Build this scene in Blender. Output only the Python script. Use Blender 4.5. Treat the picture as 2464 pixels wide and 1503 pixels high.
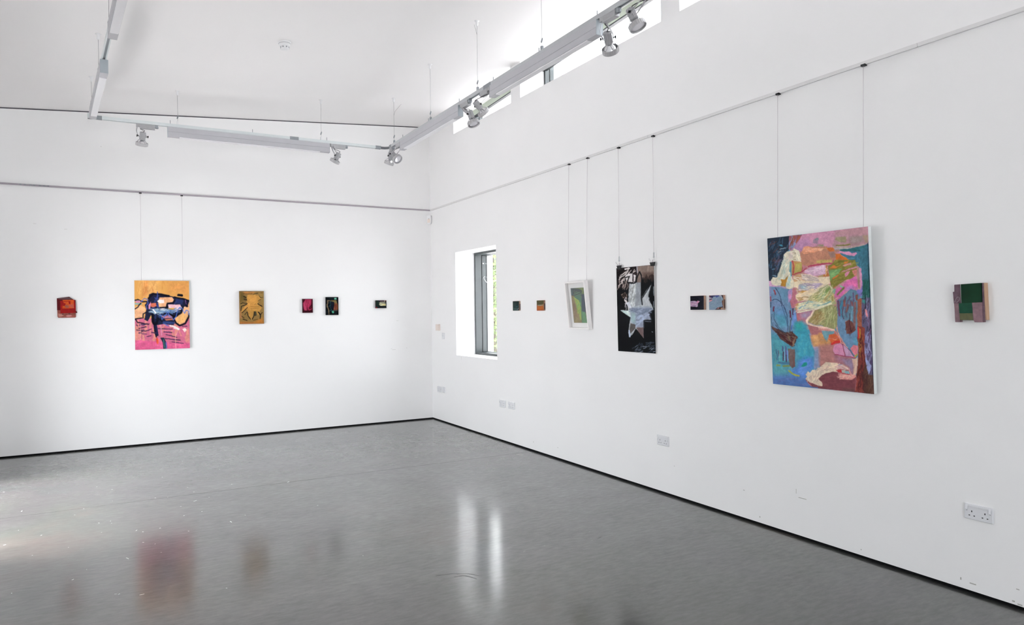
import bpy, math, random
import numpy as np
from mathutils import Matrix, Vector

for o in list(bpy.data.objects): bpy.data.objects.remove(o, do_unlink=True)
S = bpy.context.scene
COL = S.collection
PI = math.pi
random.seed(7)

# ------------------------------------------------------------------ camera
cam_d = bpy.data.cameras.new('camera')
cam = bpy.data.objects.new('camera', cam_d); COL.objects.link(cam)
cam_d.sensor_width = 36.0; cam_d.lens = 1691.852 / 2464 * 36.0
cam_d.clip_start = 0.05; cam_d.clip_end = 400
cr = Vector((0.87249944, -0.48845412, -0.01254183)); cu = Vector((0.01186802, -0.00447529, 0.99991956)); cf = Vector((0.48847095, 0.8725781, -0.00189229))
m = Matrix.Identity(4)
for i in range(3):
    m[i][0] = cr[i]; m[i][1] = cu[i]; m[i][2] = -cf[i]
m[0][3], m[1][3], m[2][3] = -4.0604, -9.6960, 1.58
cam.matrix_world = m
S.camera = cam

# ------------------------------------------------------------------ sky, sun, exposure
SKY = 16.0
EXPO = -0.55
w = bpy.data.worlds.new('world'); S.world = w; w.use_nodes = True
nt = w.node_tree; nt.nodes.clear()
out = nt.nodes.new('ShaderNodeOutputWorld'); bg = nt.nodes.new('ShaderNodeBackground')
tc = nt.nodes.new('ShaderNodeTexCoord'); sx = nt.nodes.new('ShaderNodeSeparateXYZ'); rp = nt.nodes.new('ShaderNodeValToRGB')
mp = nt.nodes.new('ShaderNodeMapRange'); mp.inputs[1].default_value = -1; mp.inputs[2].default_value = 1
nt.links.new(tc.outputs['Generated'], sx.inputs[0]); nt.links.new(sx.outputs[2], mp.inputs[0]); nt.links.new(mp.outputs[0], rp.inputs[0])
rp.color_ramp.elements[0].position = 0.0; rp.color_ramp.elements[0].color = (0.60, 0.59, 0.57, 1)
rp.color_ramp.elements[1].position = 0.5; rp.color_ramp.elements[1].color = (0.935, 0.975, 1.0, 1)
e = rp.color_ramp.elements.new(1.0); e.color = (0.92, 0.95, 1.0, 1)
nt.links.new(rp.outputs[0], bg.inputs[0]); bg.inputs[1].default_value = SKY
nt.links.new(bg.outputs[0], out.inputs[0])
S.view_settings.view_transform = 'Standard'; S.view_settings.look = 'None'
S.view_settings.exposure = EXPO; S.view_settings.gamma = 1.0; S.view_settings.use_curve_mapping = False
try:
    S.cycles.max_bounces = 14; S.cycles.diffuse_bounces = 10; S.cycles.transparent_max_bounces = 16
    S.cycles.sample_clamp_indirect = 8
except Exception: pass

sun_d = bpy.data.lights.new('sun', 'SUN'); sun_d.energy = 78.0; sun_d.angle = .50; sun_d.color = (1.0, .96, .945)
sun = bpy.data.objects.new('sun', sun_d); COL.objects.link(sun)
sun.rotation_euler = Vector((-.56, .08, .82)).to_track_quat('Z', 'Y').to_euler()   # hazy sun, high on the left: through the glazed door it only reaches the floor beside it

def portal(name, loc, rot, sx_, sy_):
    # light portal: emits nothing of its own, it only helps the sky's light find the opening
    l = bpy.data.lights.new(name, 'AREA'); l.shape = 'RECTANGLE'; l.size = sx_; l.size_y = sy_
    l.cycles.is_portal = True
    o = bpy.data.objects.new(name, l); COL.objects.link(o); o.location = loc; o.rotation_euler = rot
# area light local -Z is its facing direction
portal('portal_left_glazing', (-5.34, -2.60, 1.02), (0, -PI/2, 0), 2.0, 2.6)
portal('portal_fill_window', (-3.2, -13.04, 1.68), (PI/2, 0, 0), 2.8, 2.35)
portal('portal_low_window', (0.50, -1.46, 1.69), (0, PI/2, 0), 1.45, 1.2)
portal('portal_clerestory', (0.50, -5.6, 4.3), (0, PI/2, 0), 0.7, 9.6)

# ------------------------------------------------------------------ geometry helpers
def ceil_z(x, y): return 4.324 + 0.0727 * x - 0.0468 * y

class MB:
    def __init__(s): s.v = []; s.f = []; s.sm = []
    def add(s, vs, fs, smooth=False, M=None):
        b = len(s.v)
        for v in vs:
            v = Vector(v)
            if M is not None: v = M @ v
            s.v.append(tuple(v))
        for f in fs: s.f.append([b + i for i in f]); s.sm.append(smooth)
        return s
    def box(s, x0, x1, y0, y1, z0, z1, M=None):
        x0, x1 = min(x0, x1), max(x0, x1); y0, y1 = min(y0, y1), max(y0, y1); z0, z1 = min(z0, z1), max(z0, z1)
        vs = [(x0,y0,z0),(x1,y0,z0),(x1,y1,z0),(x0,y1,z0),(x0,y0,z1),(x1,y0,z1),(x1,y1,z1),(x0,y1,z1)]
        return s.add(vs, [(0,3,2,1),(4,5,6,7),(0,1,5,4),(1,2,6,5),(2,3,7,6),(3,0,4,7)], False, M)
    def hexa(s, vs, M=None):   # eight corners ordered like box
        return s.add(vs, [(0,3,2,1),(4,5,6,7),(0,1,5,4),(1,2,6,5),(2,3,7,6),(3,0,4,7)], False, M)
    def prism(s, pts, y0, y1, M=None):   # polygon in XZ (ccw seen from -Y) extruded from y0 (front) to y1
        n = len(pts)
        a = sum(pts[i][0]*pts[(i+1)%n][1]-pts[(i+1)%n][0]*pts[i][1] for i in range(n))
        if a < 0: pts = pts[::-1]
        vs = [(p[0], y0, p[1]) for p in pts] + [(p[0], y1, p[1]) for p in pts]
        fs = [tuple(range(n)), tuple(range(2*n-1, n-1, -1))]
        for i in range(n):
            j = (i+1) % n; fs.append((i, n+i, n+j, j))
        return s.add(vs, fs, False, M)
    def lathe(s, prof, n=24, M=None, cap=True, smooth=True, flute=0, fd=0.0):   # prof: (r,z) list
        vs = []; fs = []
        for (r, z) in prof:
            for i in range(n):
                rr = r - (fd if (flute and i % 2) else 0)
                a = 2*PI*i/n; vs.append((rr*math.cos(a), rr*math.sin(a), z))
        for k in range(len(prof)-1):
            for i in range(n):
                j = (i+1) % n; fs.append((k*n+i, k*n+j, (k+1)*n+j, (k+1)*n+i))
        if cap:
            fs.append(tuple(range(n-1, -1, -1))); fs.append(tuple((len(prof)-1)*n+i for i in range(n)))
        return s.add(vs, fs, smooth, M)
    def tube(s, pts, r, n=6, M=None, smooth=True):
        pts = [Vector(p) for p in pts]; vs = []; fs = []
        up = None
        for i, p in enumerate(pts):
            d = (pts[min(i+1, len(pts)-1)] - pts[max(i-1, 0)]).normalized()
            if up is None:
                up = Vector((0,0,1)) if abs(d.z) < .9 else Vector((1,0,0))
            a = d.cross(up).normalized(); b = a.cross(d).normalized(); up = b
            for k in range(n):
                t = 2*PI*k/n; q = p + a*(r*math.cos(t)) + b*(r*math.sin(t)); vs.append(tuple(q))
        for i in range(len(pts)-1):
            for k in range(n):
                j = (k+1) % n; fs.append((i*n+k, (i+1)*n+k, (i+1)*n+j, i*n+j))
        fs.append(tuple(range(n))); fs.append(tuple((len(pts)-1)*n+k for k in range(n-1, -1, -1)))
        return s.add(vs, fs, smooth, M)
    def strip(s, pts, wd, ht, M=None):   # flat bar following points in XZ plane, wd along Y, ht thickness
        for i in range(len(pts)-1):
            p, q = Vector(pts[i]), Vector(pts[i+1]); d = (q-p); L = d.length; d.normalize()
            nrm = d.cross(Vector((0,1,0))).normalized()
            vs = []
            for a in (p - d*ht*.3, q + d*ht*.3):
                for sy in (-1, 1):
                    for sn in (-1, 1):
                        vs.append(tuple(a + Vector((0, sy*wd/2, 0)) + nrm*(sn*ht/2)))
            s.add(vs, [(0,1,3,2),(4,6,7,5),(0,4,5,1),(2,3,7,6),(0,2,6,4),(1,5,7,3)], False, M)
        return s
    def build(s, name, mat, parent=None, bevel=0.0, loc=None):
        me = bpy.data.meshes.new(name); me.from_pydata(s.v, [], s.f); me.update()
        me.polygons.foreach_set('use_smooth', s.sm)
        me.materials.append(mat)
        o = bpy.data.objects.new(name, me); COL.objects.link(o)
        if parent is not None: o.parent = parent
        if loc is not None: o.location = loc
        if bevel > 0:
            b = o.modifiers.new('bevel', 'BEVEL'); b.width = bevel; b.segments = 2; b.limit_method = 'ANGLE'; b.angle_limit = 0.6
        return o

def tag(o, label, cat, group=None):
    o['label'] = label; o['category'] = cat
    if group: o['group'] = group
    return o
def struct(o):
    o['kind'] = 'structure'; return o
def thing(name, loc, label, cat, rotz=0.0, group=None, rotx=0.0):
    o = bpy.data.objects.new(name, None); COL.objects.link(o); o.empty_display_size = 0.05
    o.location = loc; o.rotation_euler = (rotx, 0, rotz)
    return tag(o, label, cat, group)
def sroot(name, loc=(0,0,0)):
    o = bpy.data.objects.new(name, None); COL.objects.link(o); o.location = loc
    return struct(o)

# ------------------------------------------------------------------ materials
def lin(c):
    if isinstance(c, str): c = [int(c[i:i+2], 16)/255 for i in (0, 2, 4)]
    return [((v+.055)/1.055)**2.4 if v > .04045 else v/12.92 for v in c]
def mat(name, col, rough=.5, metal=0.0, var=0.0, scale=8.0, bump=0.0, bscale=60.0, spec=.5, col2=None, stretch=None):
    mt = bpy.data.materials.new(name); mt.use_nodes = True; n = mt.node_tree; b = n.nodes['Principled BSDF']
    c = lin(col) if isinstance(col, str) else list(col)
    b.inputs['Roughness'].default_value = rough; b.inputs['Metallic'].default_value = metal
    b.inputs['Specular IOR Level'].default_value = spec
    b.inputs['Base Color'].default_value = (*c, 1)
    tcn = n.nodes.new('ShaderNodeTexCoord'); vec = tcn.outputs['Object']
    if stretch:
        mpn = n.nodes.new('ShaderNodeMapping'); mpn.inputs['Scale'].default_value = stretch
        n.links.new(vec, mpn.inputs[0]); vec = mpn.outputs[0]
    nz = n.nodes.new('ShaderNodeTexNoise'); nz.inputs['Scale'].default_value = scale; nz.inputs['Detail'].default_value = 5
    n.links.new(vec, nz.inputs[0])
    rm = n.nodes.new('ShaderNodeValToRGB'); rm.color_ramp.elements[0].position = .3; rm.color_ramp.elements[1].position = .7
    v = max(var, .01)
    a = [x*(1-v) for x in c] if col2 is None else lin(col2)
    d = [min(1, x*(1+v)) for x in c] if col2 is None else c
    rm.color_ramp.elements[0].color = (*a, 1); rm.color_ramp.elements[1].color = (*d, 1)
    n.links.new(nz.outputs[0], rm.inputs[0]); n.links.new(rm.outputs[0], b.inputs['Base Color'])
    if bump > 0:
        nb = n.nodes.new('ShaderNodeTexNoise'); nb.inputs['Scale'].default_value = bscale; nb.inputs['Detail'].default_value = 4
        n.links.new(vec, nb.inputs[0])
        bp = n.nodes.new('ShaderNodeBump'); bp.inputs['Strength'].default_value = bump; bp.inputs['Distance'].default_value = .002
        n.links.new(nb.outputs[0], bp.inputs['Height']); n.links.new(bp.outputs[0], b.inputs['Normal'])
    return mt

M_wall = mat('wall_paint', (0.865, 0.86, 0.86), .62, var=.012, scale=1.3, bump=.12, bscale=140, spec=.3)
M_ceil = mat('ceiling_paint', (0.90, 0.883, 0.880), .7, var=.008, scale=1.0, bump=.05, bscale=120, spec=.25)
M_reveal = mat('reveal_paint', (0.86, 0.865, 0.87), .5, var=.006, scale=2)
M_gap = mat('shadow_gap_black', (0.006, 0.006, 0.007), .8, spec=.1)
M_gap2 = mat('shadow_gap_grey', (0.075, 0.068, 0.085), .7, spec=.2)
M_frame = mat('grey_window_frame', '2b3234', .42, var=.03, scale=14)
M_frame_d = mat('black_gasket', '15181c', .6)
M_headtrim = mat('pale_window_head', 'a5ad9f', .5, var=.02, scale=6)
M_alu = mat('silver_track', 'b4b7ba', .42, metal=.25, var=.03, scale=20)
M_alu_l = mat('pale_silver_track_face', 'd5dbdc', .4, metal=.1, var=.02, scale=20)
M_alu_d = mat('grey_connector', '868b90', .5, metal=.2, var=.04, scale=30)
M_lum = mat('silver_grey_luminaire', 'b2b2b7', .45, metal=.12, var=.02, scale=9)
M_diff = mat('white_diffuser', 'e4e3e6', .35, var=.01)
M_spot = mat('silver_spot_body', 'a9a9ac', .38, metal=.35, var=.04, scale=40)
M_ring = mat('silver_spot_ring', 'b0afb1', .42, metal=.25, var=.04, scale=40)
M_mirror = mat('mirror_reflector', (0.8, 0.8, 0.82), .15, metal=.95)
M_lens = mat('spot_lens', 'd6d5da', .1, metal=.55)
M_blackp = mat('black_plastic', '101114', .45, spec=.3)
M_cable = mat('steel_cable', '8c8a8c', .4, metal=.5)
M_wirew = mat('picture_wire', 'b9b0b6', .4, metal=.2)
M_white = mat('white_plastic', (0.80, 0.80, 0.81), .3, var=.01)
M_cream = mat('cream_plastic', 'ddd0c8', .4, var=.01)
M_socket = mat('white_socket_plastic', (0.72, 0.725, 0.75), .22, var=.01)
M_hole = mat('dark_slot', '0c0a10', .6)
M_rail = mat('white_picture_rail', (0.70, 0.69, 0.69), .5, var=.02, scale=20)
M_canvas_side = mat('white_canvas_edge', 'dde2e2', .7, var=.03, scale=60, bump=.2, bscale=300)
M_frame_w = mat('white_frame_wood', 'f0edec', .5, var=.02, scale=30)
M_mount = mat('white_mount_board', 'f8f6f5', .8, var=.01)

def mat_floor():
    mt = bpy.data.materials.new('polished_concrete'); mt.use_nodes = True; n = mt.node_tree; b = n.nodes['Principled BSDF']; L = n.links
    tcn = n.nodes.new('ShaderNodeTexCoord')
    def noise(sc, det, stretch=None, rough=.55, dist=0):
        z = n.nodes.new('ShaderNodeTexNoise'); z.inputs['Scale'].default_value = sc; z.inputs['Detail'].default_value = det; z.inputs['Roughness'].default_value = rough; z.inputs['Distortion'].default_value = dist
        if stretch:
            q = n.nodes.new('ShaderNodeMapping'); q.inputs['Scale'].default_value = stretch; L.new(tcn.outputs['Object'], q.inputs[0]); L.new(q.outputs[0], z.inputs[0])
        else: L.new(tcn.outputs['Object'], z.inputs[0])
        return z
    def ramp(src, stops):
        r = n.nodes.new('ShaderNodeValToRGB'); e = r.color_ramp.elements
        e[0].position, e[0].color = stops[0][0], (*stops[0][1], 1); e[1].position, e[1].color = stops[-1][0], (*stops[-1][1], 1)
        for p, c in stops[1:-1]:
            k = e.new(p); k.color = (*c, 1)
        L.new(src, r.inputs[0]); return r
    def mixc(a, bb, fac, mode='MIX'):
        x = n.nodes.new('ShaderNodeMixRGB'); x.blend_type = mode
        if isinstance(fac, float): x.inputs[0].default_value = fac
        else: L.new(fac, x.inputs[0])
        L.new(a, x.inputs[1]); L.new(bb, x.inputs[2]); return x
    big = noise(.55, 4, None, .6, .6)
    r1 = ramp(big.outputs[0], [(.30, (.011, .017, .015)), (.42, (.025, .023, .024)), (.56, (.024, .027, .022)), (.70, (.043, .033, .028))])
    mid = noise(1.7, 7, (1.0, 1.6, 1), .62, .15)
    r2 = ramp(mid.outputs[0], [(.3, (.78, .78, .80)), (.7, (1.22, 1.22, 1.20))])
    x1 = mixc(r1.outputs[0], r2.outputs[0], .8, 'MULTIPLY')
    fine = noise(11, 7, (1.0, 3.2, 1), .72)
    r3 = ramp(fine.outputs[0], [(.3, (.86, .86, .86)), (.7, (1.14, 1.14, 1.14))])
    x2 = mixc(x1.outputs[0], r3.outputs[0], .7, 'MULTIPLY')
    L.new(x2.outputs[0], b.inputs['Base Color'])
    rr = ramp(mid.outputs[0], [(.3, (.42, .42, .42)), (.7, (.54, .54, .54))])
    fr = ramp(fine.outputs[0], [(.35, (.80, .80, .80)), (.75, (1.22, 1.22, 1.22))])
    x3 = mixc(rr.outputs[0], fr.outputs[0], 1.0, 'MULTIPLY')
    L.new(x3.outputs[0], b.inputs['Roughness'])
    b.inputs['Specular IOR Level'].default_value = .5; b.inputs['IOR'].default_value = 1.5
    b.inputs['Coat Weight'].default_value = 1.0; b.inputs['Coat Roughness'].default_value = .145
    bp = n.nodes.new('ShaderNodeBump'); bp.inputs['Strength'].default_value = .05; bp.inputs['Distance'].default_value = .003
    L.new(fine.outputs[0], bp.inputs['Height']); L.new(bp.outputs[0], b.inputs['Normal'])
    return mt
M_floor = mat_floor()

def mat_glass():
    mt = bpy.data.materials.new('window_glass'); mt.use_nodes = True; n = mt.node_tree; n.nodes.clear(); L = n.links
    o = n.nodes.new('ShaderNodeOutputMaterial'); mx = n.nodes.new('ShaderNodeMixShader'); t = n.nodes.new('ShaderNodeBsdfTransparent'); g = n.nodes.new('ShaderNodeBsdfGlossy')
    fr = n.nodes.new('ShaderNodeFresnel'); ge = n.nodes.new('ShaderNodeNewGeometry'); mr = n.nodes.new('ShaderNodeMapRange')
    mr.inputs[3].default_value = 1.45; mr.inputs[4].default_value = 1/1.45   # thin pane: same index on both faces
    L.new(ge.outputs['Backfacing'], mr.inputs[0]); L.new(mr.outputs[0], fr.inputs[0]); g.inputs['Roughness'].default_value = .02
    t.inputs[0].default_value = (.965, .966, .966, 1)
    L.new(fr.outputs[0], mx.inputs[0]); L.new(t.outputs[0], mx.inputs[1]); L.new(g.outputs[0], mx.inputs[2]); L.new(mx.outputs[0], o.inputs[0])
    return mt
M_glass = mat_glass()

def mat_paint(name, rough=.6, bump=.25):
    mt = bpy.data.materials.new(name); mt.use_nodes = True; n = mt.node_tree; b = n.nodes['Principled BSDF']; L = n.links
    at = n.nodes.new('ShaderNodeAttribute'); at.attribute_name = 'paint'; L.new(at.outputs['Color'], b.inputs['Base Color'])
    b.inputs['Roughness'].default_value = rough; b.inputs['Specular IOR Level'].default_value = .06
    tcn = n.nodes.new('ShaderNodeTexCoord'); nb = n.nodes.new('ShaderNodeTexNoise'); nb.inputs['Scale'].default_value = 90; nb.inputs['Detail'].default_value = 5
    L.new(tcn.outputs['Object'], nb.inputs[0]); bp = n.nodes.new('ShaderNodeBump'); bp.inputs['Strength'].default_value = bump; bp.inputs['Distance'].default_value = .0015
    L.new(nb.outputs[0], bp.inputs['Height']); L.new(bp.outputs[0], b.inputs['Normal'])
    return mt
M_paint = mat_paint('painted_surface_acrylic')

# ------------------------------------------------------------------ room shell
GAP = 0.018
X0, X1, Y0, Y1 = -5.30, 0.0, -13.0, 0.0     # inner faces
fl = MB().box(-5.9, .6, -13.3, .3, -.25, -.012).build('floor', M_gap2); struct(fl)
JY = -2.90
MB().box(-5.9, .02, JY+.0022, .02, -.012, 0).build('slab', M_floor, fl)
MB().box(-5.9, .02, -13.3, JY-.0022, -.012, 0).build('slab', M_floor, fl)

def wallx(mb, xa, xb, ya, yb, z0, z1=None, drop=0.0):
    zt = (lambda x, y: ceil_z(x, y)-drop) if z1 is None else (lambda x, y: z1)
    xa, xb = min(xa, xb), max(xa, xb); ya, yb = min(ya, yb), max(ya, yb)
    mb.hexa([(xa,ya,z0),(xb,ya,z0),(xb,yb,z0),(xa,yb,z0),(xa,ya,zt(xa,ya)),(xb,ya,zt(xb,ya)),(xb,yb,zt(xb,yb)),(xa,yb,zt(xa,yb))])
def hole_wall(name, u0, u1, holes, solid, zb=GAP):
    """holes: (ua, ub, za, zb or None for up to the ceiling)"""
    us = sorted({u0, u1} | {h[0] for h in holes} | {h[1] for h in holes}); mb = MB()
    for a, b in zip(us[:-1], us[1:]):
        hs = sorted([h for h in holes if h[0] < (a+b)/2 < h[1]], key=lambda h: h[2]); z = zb; done = False
        for h in hs:
            solid(mb, a, b, z, h[2])
            if h[3] is None: done = True
            else: z = h[3]
        if not done: solid(mb, a, b, z, None)
    return struct(mb.build(name, M_wall))
TW = .58
cler = [(-2.478, -.852), (-5.10, -2.70), (-7.73, -5.33), (-10.36, -7.96)]
holesR = [(-2.055, -.863, .985, 2.397)] + [(a, b, 4.030, None) for a, b in cler]
wall_right = hole_wall('wall_right', Y0-.3, .3, holesR, lambda mb, a, b, z, t: wallx(mb, 0, TW, a, b, z, t))
wb = MB(); wallx(wb, X0-.3, 0.0, 0, .3, GAP, None, .015); wall_back = struct(wb.build('wall_back', M_wall))
holesL = [(-3.9, -1.3, .03, 2.00)]
wall_left = hole_wall('wall_left', Y0-.3, .0, holesL, lambda mb, a, b, z, t: wallx(mb, X0-.3, X0, a, b, z, t))
holesF = [(-4.6, -1.8, .5, 2.85)]
wall_front = hole_wall('wall_front', X0, 0, holesF, lambda mb, a, b, z, t: wallx(mb, a, b, Y0-.3, Y0, z, t))
c = MB()
xa, xb, ya, yb = X0-.5, .49, Y0-.5, .5
c.hexa([(xa,ya,ceil_z(xa,ya)),(xb,ya,ceil_z(xb,ya)),(xb,yb,ceil_z(xb,yb)),(xa,yb,ceil_z(xa,yb)),
        (xa,ya,ceil_z(xa,ya)+.25),(xb,ya,ceil_z(xb,ya)+.25),(xb,yb,ceil_z(xb,yb)+.25),(xa,yb,ceil_z(xa,yb)+.25)])
struct(c.build('ceiling', M_ceil))
# recessed shadow gaps: strips coloured dark for the shade under the walls and atop the back wall
struct(MB().box(X0, .0, .012, .3, 0, GAP).build('shadow_gap_back', M_gap))
struct(MB().box(.012, TW, Y0, .3, 0, GAP).build('shadow_gap_right', M_gap))
struct(MB().box(X0-.3, X0-.012, Y0, .0, 0, GAP).build('shadow_gap_left', M_gap))
struct(MB().box(X0, 0, Y0-.3, Y0-.012, 0, GAP).build('shadow_gap_front', M_gap))
t = MB(); xa, xb = X0, 0.0
t.hexa([(xa,.010,ceil_z(xa,0)-.0150),(xb,.010,ceil_z(xb,0)-.0150),(xb,.3,ceil_z(xb,.3)-.0150),(xa,.3,ceil_z(xa,.3)-.0150),
        (xa,.010,ceil_z(xa,0)-.0004),(xb,.010,ceil_z(xb,0)-.0004),(xb,.3,ceil_z(xb,.3)-.0004),(xa,.3,ceil_z(xa,.3)-.0004)])
struct(t.build('shadow_gap_head', M_gap2))

# window 1: low window in the right wall
w1 = sroot('window_1', (0, 0, 0))
ya, yb, za, zb = -2.055, -.863, .985, 2.397
def framebars(mb, x0, x1, ya, yb, za, zb, t):
    mb.box(x0, x1, yb-t, yb, za, zb); mb.box(x0, x1, ya, ya+t, za, zb)
    mb.box(x0, x1, ya+t, yb-t, za, za+t); mb.box(x0, x1, ya+t, yb-t, zb-t, zb)
f = MB(); framebars(f, .290, .382, ya, yb, za, zb, .030); f.build('window_frame', M_frame, w1)
g = MB(); framebars(g, .382, .394, ya, yb, za, zb, .028); g.build('gasket', M_frame_d, w1)
f = MB(); framebars(f, .394, .468, ya, yb, za, zb, .034); f.build('window_sash', M_frame, w1)
g = MB(); framebars(g, .455, .472, ya+.03, yb-.03, za+.03, zb-.03, .008); g.build('gasket', M_frame_d, w1)
MB().box(.430, .438, ya+.03, yb-.03, za+.03, zb-.03).build('glass_pane', M_glass, w1)
MB().tube([(.43,-.90,2.07),(.40,-.93,2.055),(.395,-.955,2.03),(.41,-.97,2.00),(.43,-.965,1.985)], .003).build('restrictor_cable', M_white, w1)
MB().box(.405, .42, -.90, -.897, 2.245, 2.262).build('hinge_screw', M_white, w1)
# clerestory windows
for i, (a, b) in enumerate(cler):
    ww = sroot('window_%d' % (i+2)); z0 = 4.030
    def zc(y, d=0): return ceil_z(.35, y) - d
    f = MB()
    def vbar(mb, x0, x1, y0, y1):
        mb.hexa([(x0,y0,z0),(x1,y0,z0),(x1,y1,z0),(x0,y1,z0),(x0,y0,zc(y0,-.004)),(x1,y0,zc(y0,-.004)),(x1,y1,zc(y1,-.004)),(x0,y1,zc(y1,-.004))])
    def hbar(mb, x0, x1, y0, y1, d0, d1):
        mb.hexa([(x0,y0,zc(y0,d0)),(x1,y0,zc(y0,d0)),(x1,y1,zc(y1,d0)),(x0,y1,zc(y1,d0)),(x0,y0,zc(y0,d1)),(x1,y0,zc(y0,d1)),(x1,y1,zc(y1,d1)),(x0,y1,zc(y1,d1))])
    vbar(f, .325, .378, b-.03, b); vbar(f, .388, .44, b-.035, b); vbar(f, .325, .44, a, a+.03)
    f.box(.325, .44, a+.03, b-.03, z0, z0+.012)
    f.build('window_frame', M_frame, ww)
    g = MB(); vbar(g, .378, .388, b-.028, b); g.build('gasket', M_frame_d, ww)
    h = MB(); hbar(h, .30, .34, a, b, .082, -.002); h.build('head_board', M_headtrim, ww)
    h = MB(); hbar(h, .30, .346, a, b, .094, .082); h.build('gasket', M_frame_d, ww)
    p = MB(); p.hexa([(.40,a+.02,z0+.01),(.406,a+.02,z0+.01),(.406,b-.02,z0+.01),(.40,b-.02,z0+.01),
                      (.40,a+.02,zc(a,.09)),(.406,a+.02,zc(a,.09)),(.406,b-.02,zc(b,.09)),(.40,b-.02,zc(b,.09))]); p.build('glass_pane', M_glass, ww)
# glazed opening beside the camera; the unseen one behind is added for light
w6 = sroot('window_6')
f = MB()
ys = [-3.9, -2.6, -1.3]
for y in ys: f.box(X0-.20, X0-.12, max(y-.03, -3.9), min(y+.03, -1.3), .03, 2.00)
f.box(X0-.20, X0-.12, -3.9, -1.3, .03, .07); f.box(X0-.20, X0-.12, -3.9, -1.3, 1.95, 2.00)
f.build('window_frame', M_frame, w6)
for a, b in zip(ys[:-1], ys[1:]): MB().box(X0-.165, X0-.157, a+.03, b-.03, .07, 1.95).build('glass_pane', M_glass, w6)
w7 = sroot('window_7')  # unseen opening, added to brighten the near end of the right wall
f = MB()
for x0_, x1_, z0_, z1_ in ((-4.6, -4.55, .5, 2.85), (-3.23, -3.17, .5, 2.85), (-1.85, -1.8, .5, 2.85), (-4.55, -1.85, .5, .55), (-4.55, -1.85, 2.80, 2.85)): f.box(x0_, x1_, Y0-.20, Y0-.12, z0_, z1_)
f.build('window_frame', M_frame, w7)
for a, b in ((-4.55, -3.23), (-3.17, -1.85)): MB().box(a, b, Y0-.165, Y0-.157, .55, 2.80).build('glass_pane', M_glass, w7)

# ------------------------------------------------------------------ outside
M_gravel = mat('pale_gravel', (0.66, 0.655, 0.65), .9, var=.10, scale=3)
M_leaf = mat('green_leaves', (0.085, 0.13, 0.035), .6, var=.45, scale=2.5)
M_leaf2 = mat('grey_green_leaves', (0.05, 0.075, 0.055), .6, var=.35, scale=2.5)
M_bark = mat('brown_bark', '4a4238', .9, var=.2)
struct(MB().box(-60, 60, -60, 60, -.35, -.26).build('ground', M_gravel))
def tree(name, x, y, h, r, ml, label, n=7000):
    t = thing(name, (x, y, -.26), label, 'tree', group=None)
    MB().tube([(0,0,0),(.05,.02,h*.4),(.0,.1,h*.75)], .11, 8).build('trunk', M_bark, t)
    mb = MB(); rnd = random.Random(hash((round(x*10), 3)) & 999)
    for i in range(n):
        th = rnd.uniform(0, 2*PI); ph = math.acos(rnd.uniform(-1, 1)); rr = r*(rnd.random()**.33)*(1+.25*math.sin(3*th+2*ph))
        c = Vector((rr*math.sin(ph)*math.cos(th), rr*math.sin(ph)*math.sin(th), h*.56 + rr*1.25*math.cos(ph)*(h*.45/r)))
        s = rnd.uniform(.05, .11)
        a = Vector((rnd.gauss(0,1), rnd.gauss(0,1), rnd.gauss(0,.6))).normalized(); b = a.cross(Vector((rnd.gauss(0,1), rnd.gauss(0,1), rnd.gauss(0,1)))).normalized()
        mb.add([c-a*s, c+b*s*.5, c+a*s, c-b*s*.5], [(0,1,2,3)])
    o = mb.build('foliage', ml, t); o['kind'] = 'stuff'
tree('leafy_tree', 7.4, 12.2, 5.4, 1.7, M_leaf, 'bright green leafy tree seen through the low window')
tree('conifer', 10.4, 17.6, 6.2, 2.4, M_leaf2, 'dark grey-green tree behind the bright one, seen through the low window')

# ------------------------------------------------------------------ picture rails and wires
RZ = 3.089
def railprof(mb, ax, a, b):
    # white U-shaped rail, 20 mm high, standing 14 mm off the wall, open slot on top
    if ax == 'y':
        mb.box(-.014, 0, a, b, RZ-.011, RZ-.005); mb.box(-.014, -.011, a, b, RZ-.005, RZ+.011); mb.box(-.0035, 0, a, b, RZ-.005, RZ+.012)
    else:
        mb.box(a, b, -.014, 0, RZ-.011, RZ-.005); mb.box(a, b, -.014, -.011, RZ-.005, RZ+.009); mb.box(a, b, -.0035, 0, RZ-.005, RZ+.010)
pr1 = thing('picture_rail', (0, -6.5, RZ), 'long thin white picture rail across the right wall above the paintings', 'picture rail')
for a, b in ((-4.93, -.016), (-7.30, -4.934), (Y0, -7.304)):
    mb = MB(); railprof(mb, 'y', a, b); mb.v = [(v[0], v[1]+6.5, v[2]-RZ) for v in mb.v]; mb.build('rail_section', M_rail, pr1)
pr2 = thing('picture_rail', (-3.4, 0, RZ), 'thin picture rail along the back wall below the ceiling line', 'picture rail')
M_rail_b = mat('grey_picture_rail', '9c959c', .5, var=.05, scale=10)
for a, b in ((X0, -4.92), (-4.916, -1.96), (-1.956, -.0)):
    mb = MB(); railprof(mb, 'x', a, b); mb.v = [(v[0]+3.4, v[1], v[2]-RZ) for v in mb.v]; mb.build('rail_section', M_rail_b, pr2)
for i in range(7):
    x = -5.02 + .045*i + random.uniform(-.01, .01); MB().box(x+3.4, x+3.4+.02, -.022, -.012, -.006, .006).build('spare_hook', M_alu_d, pr2)

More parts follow.
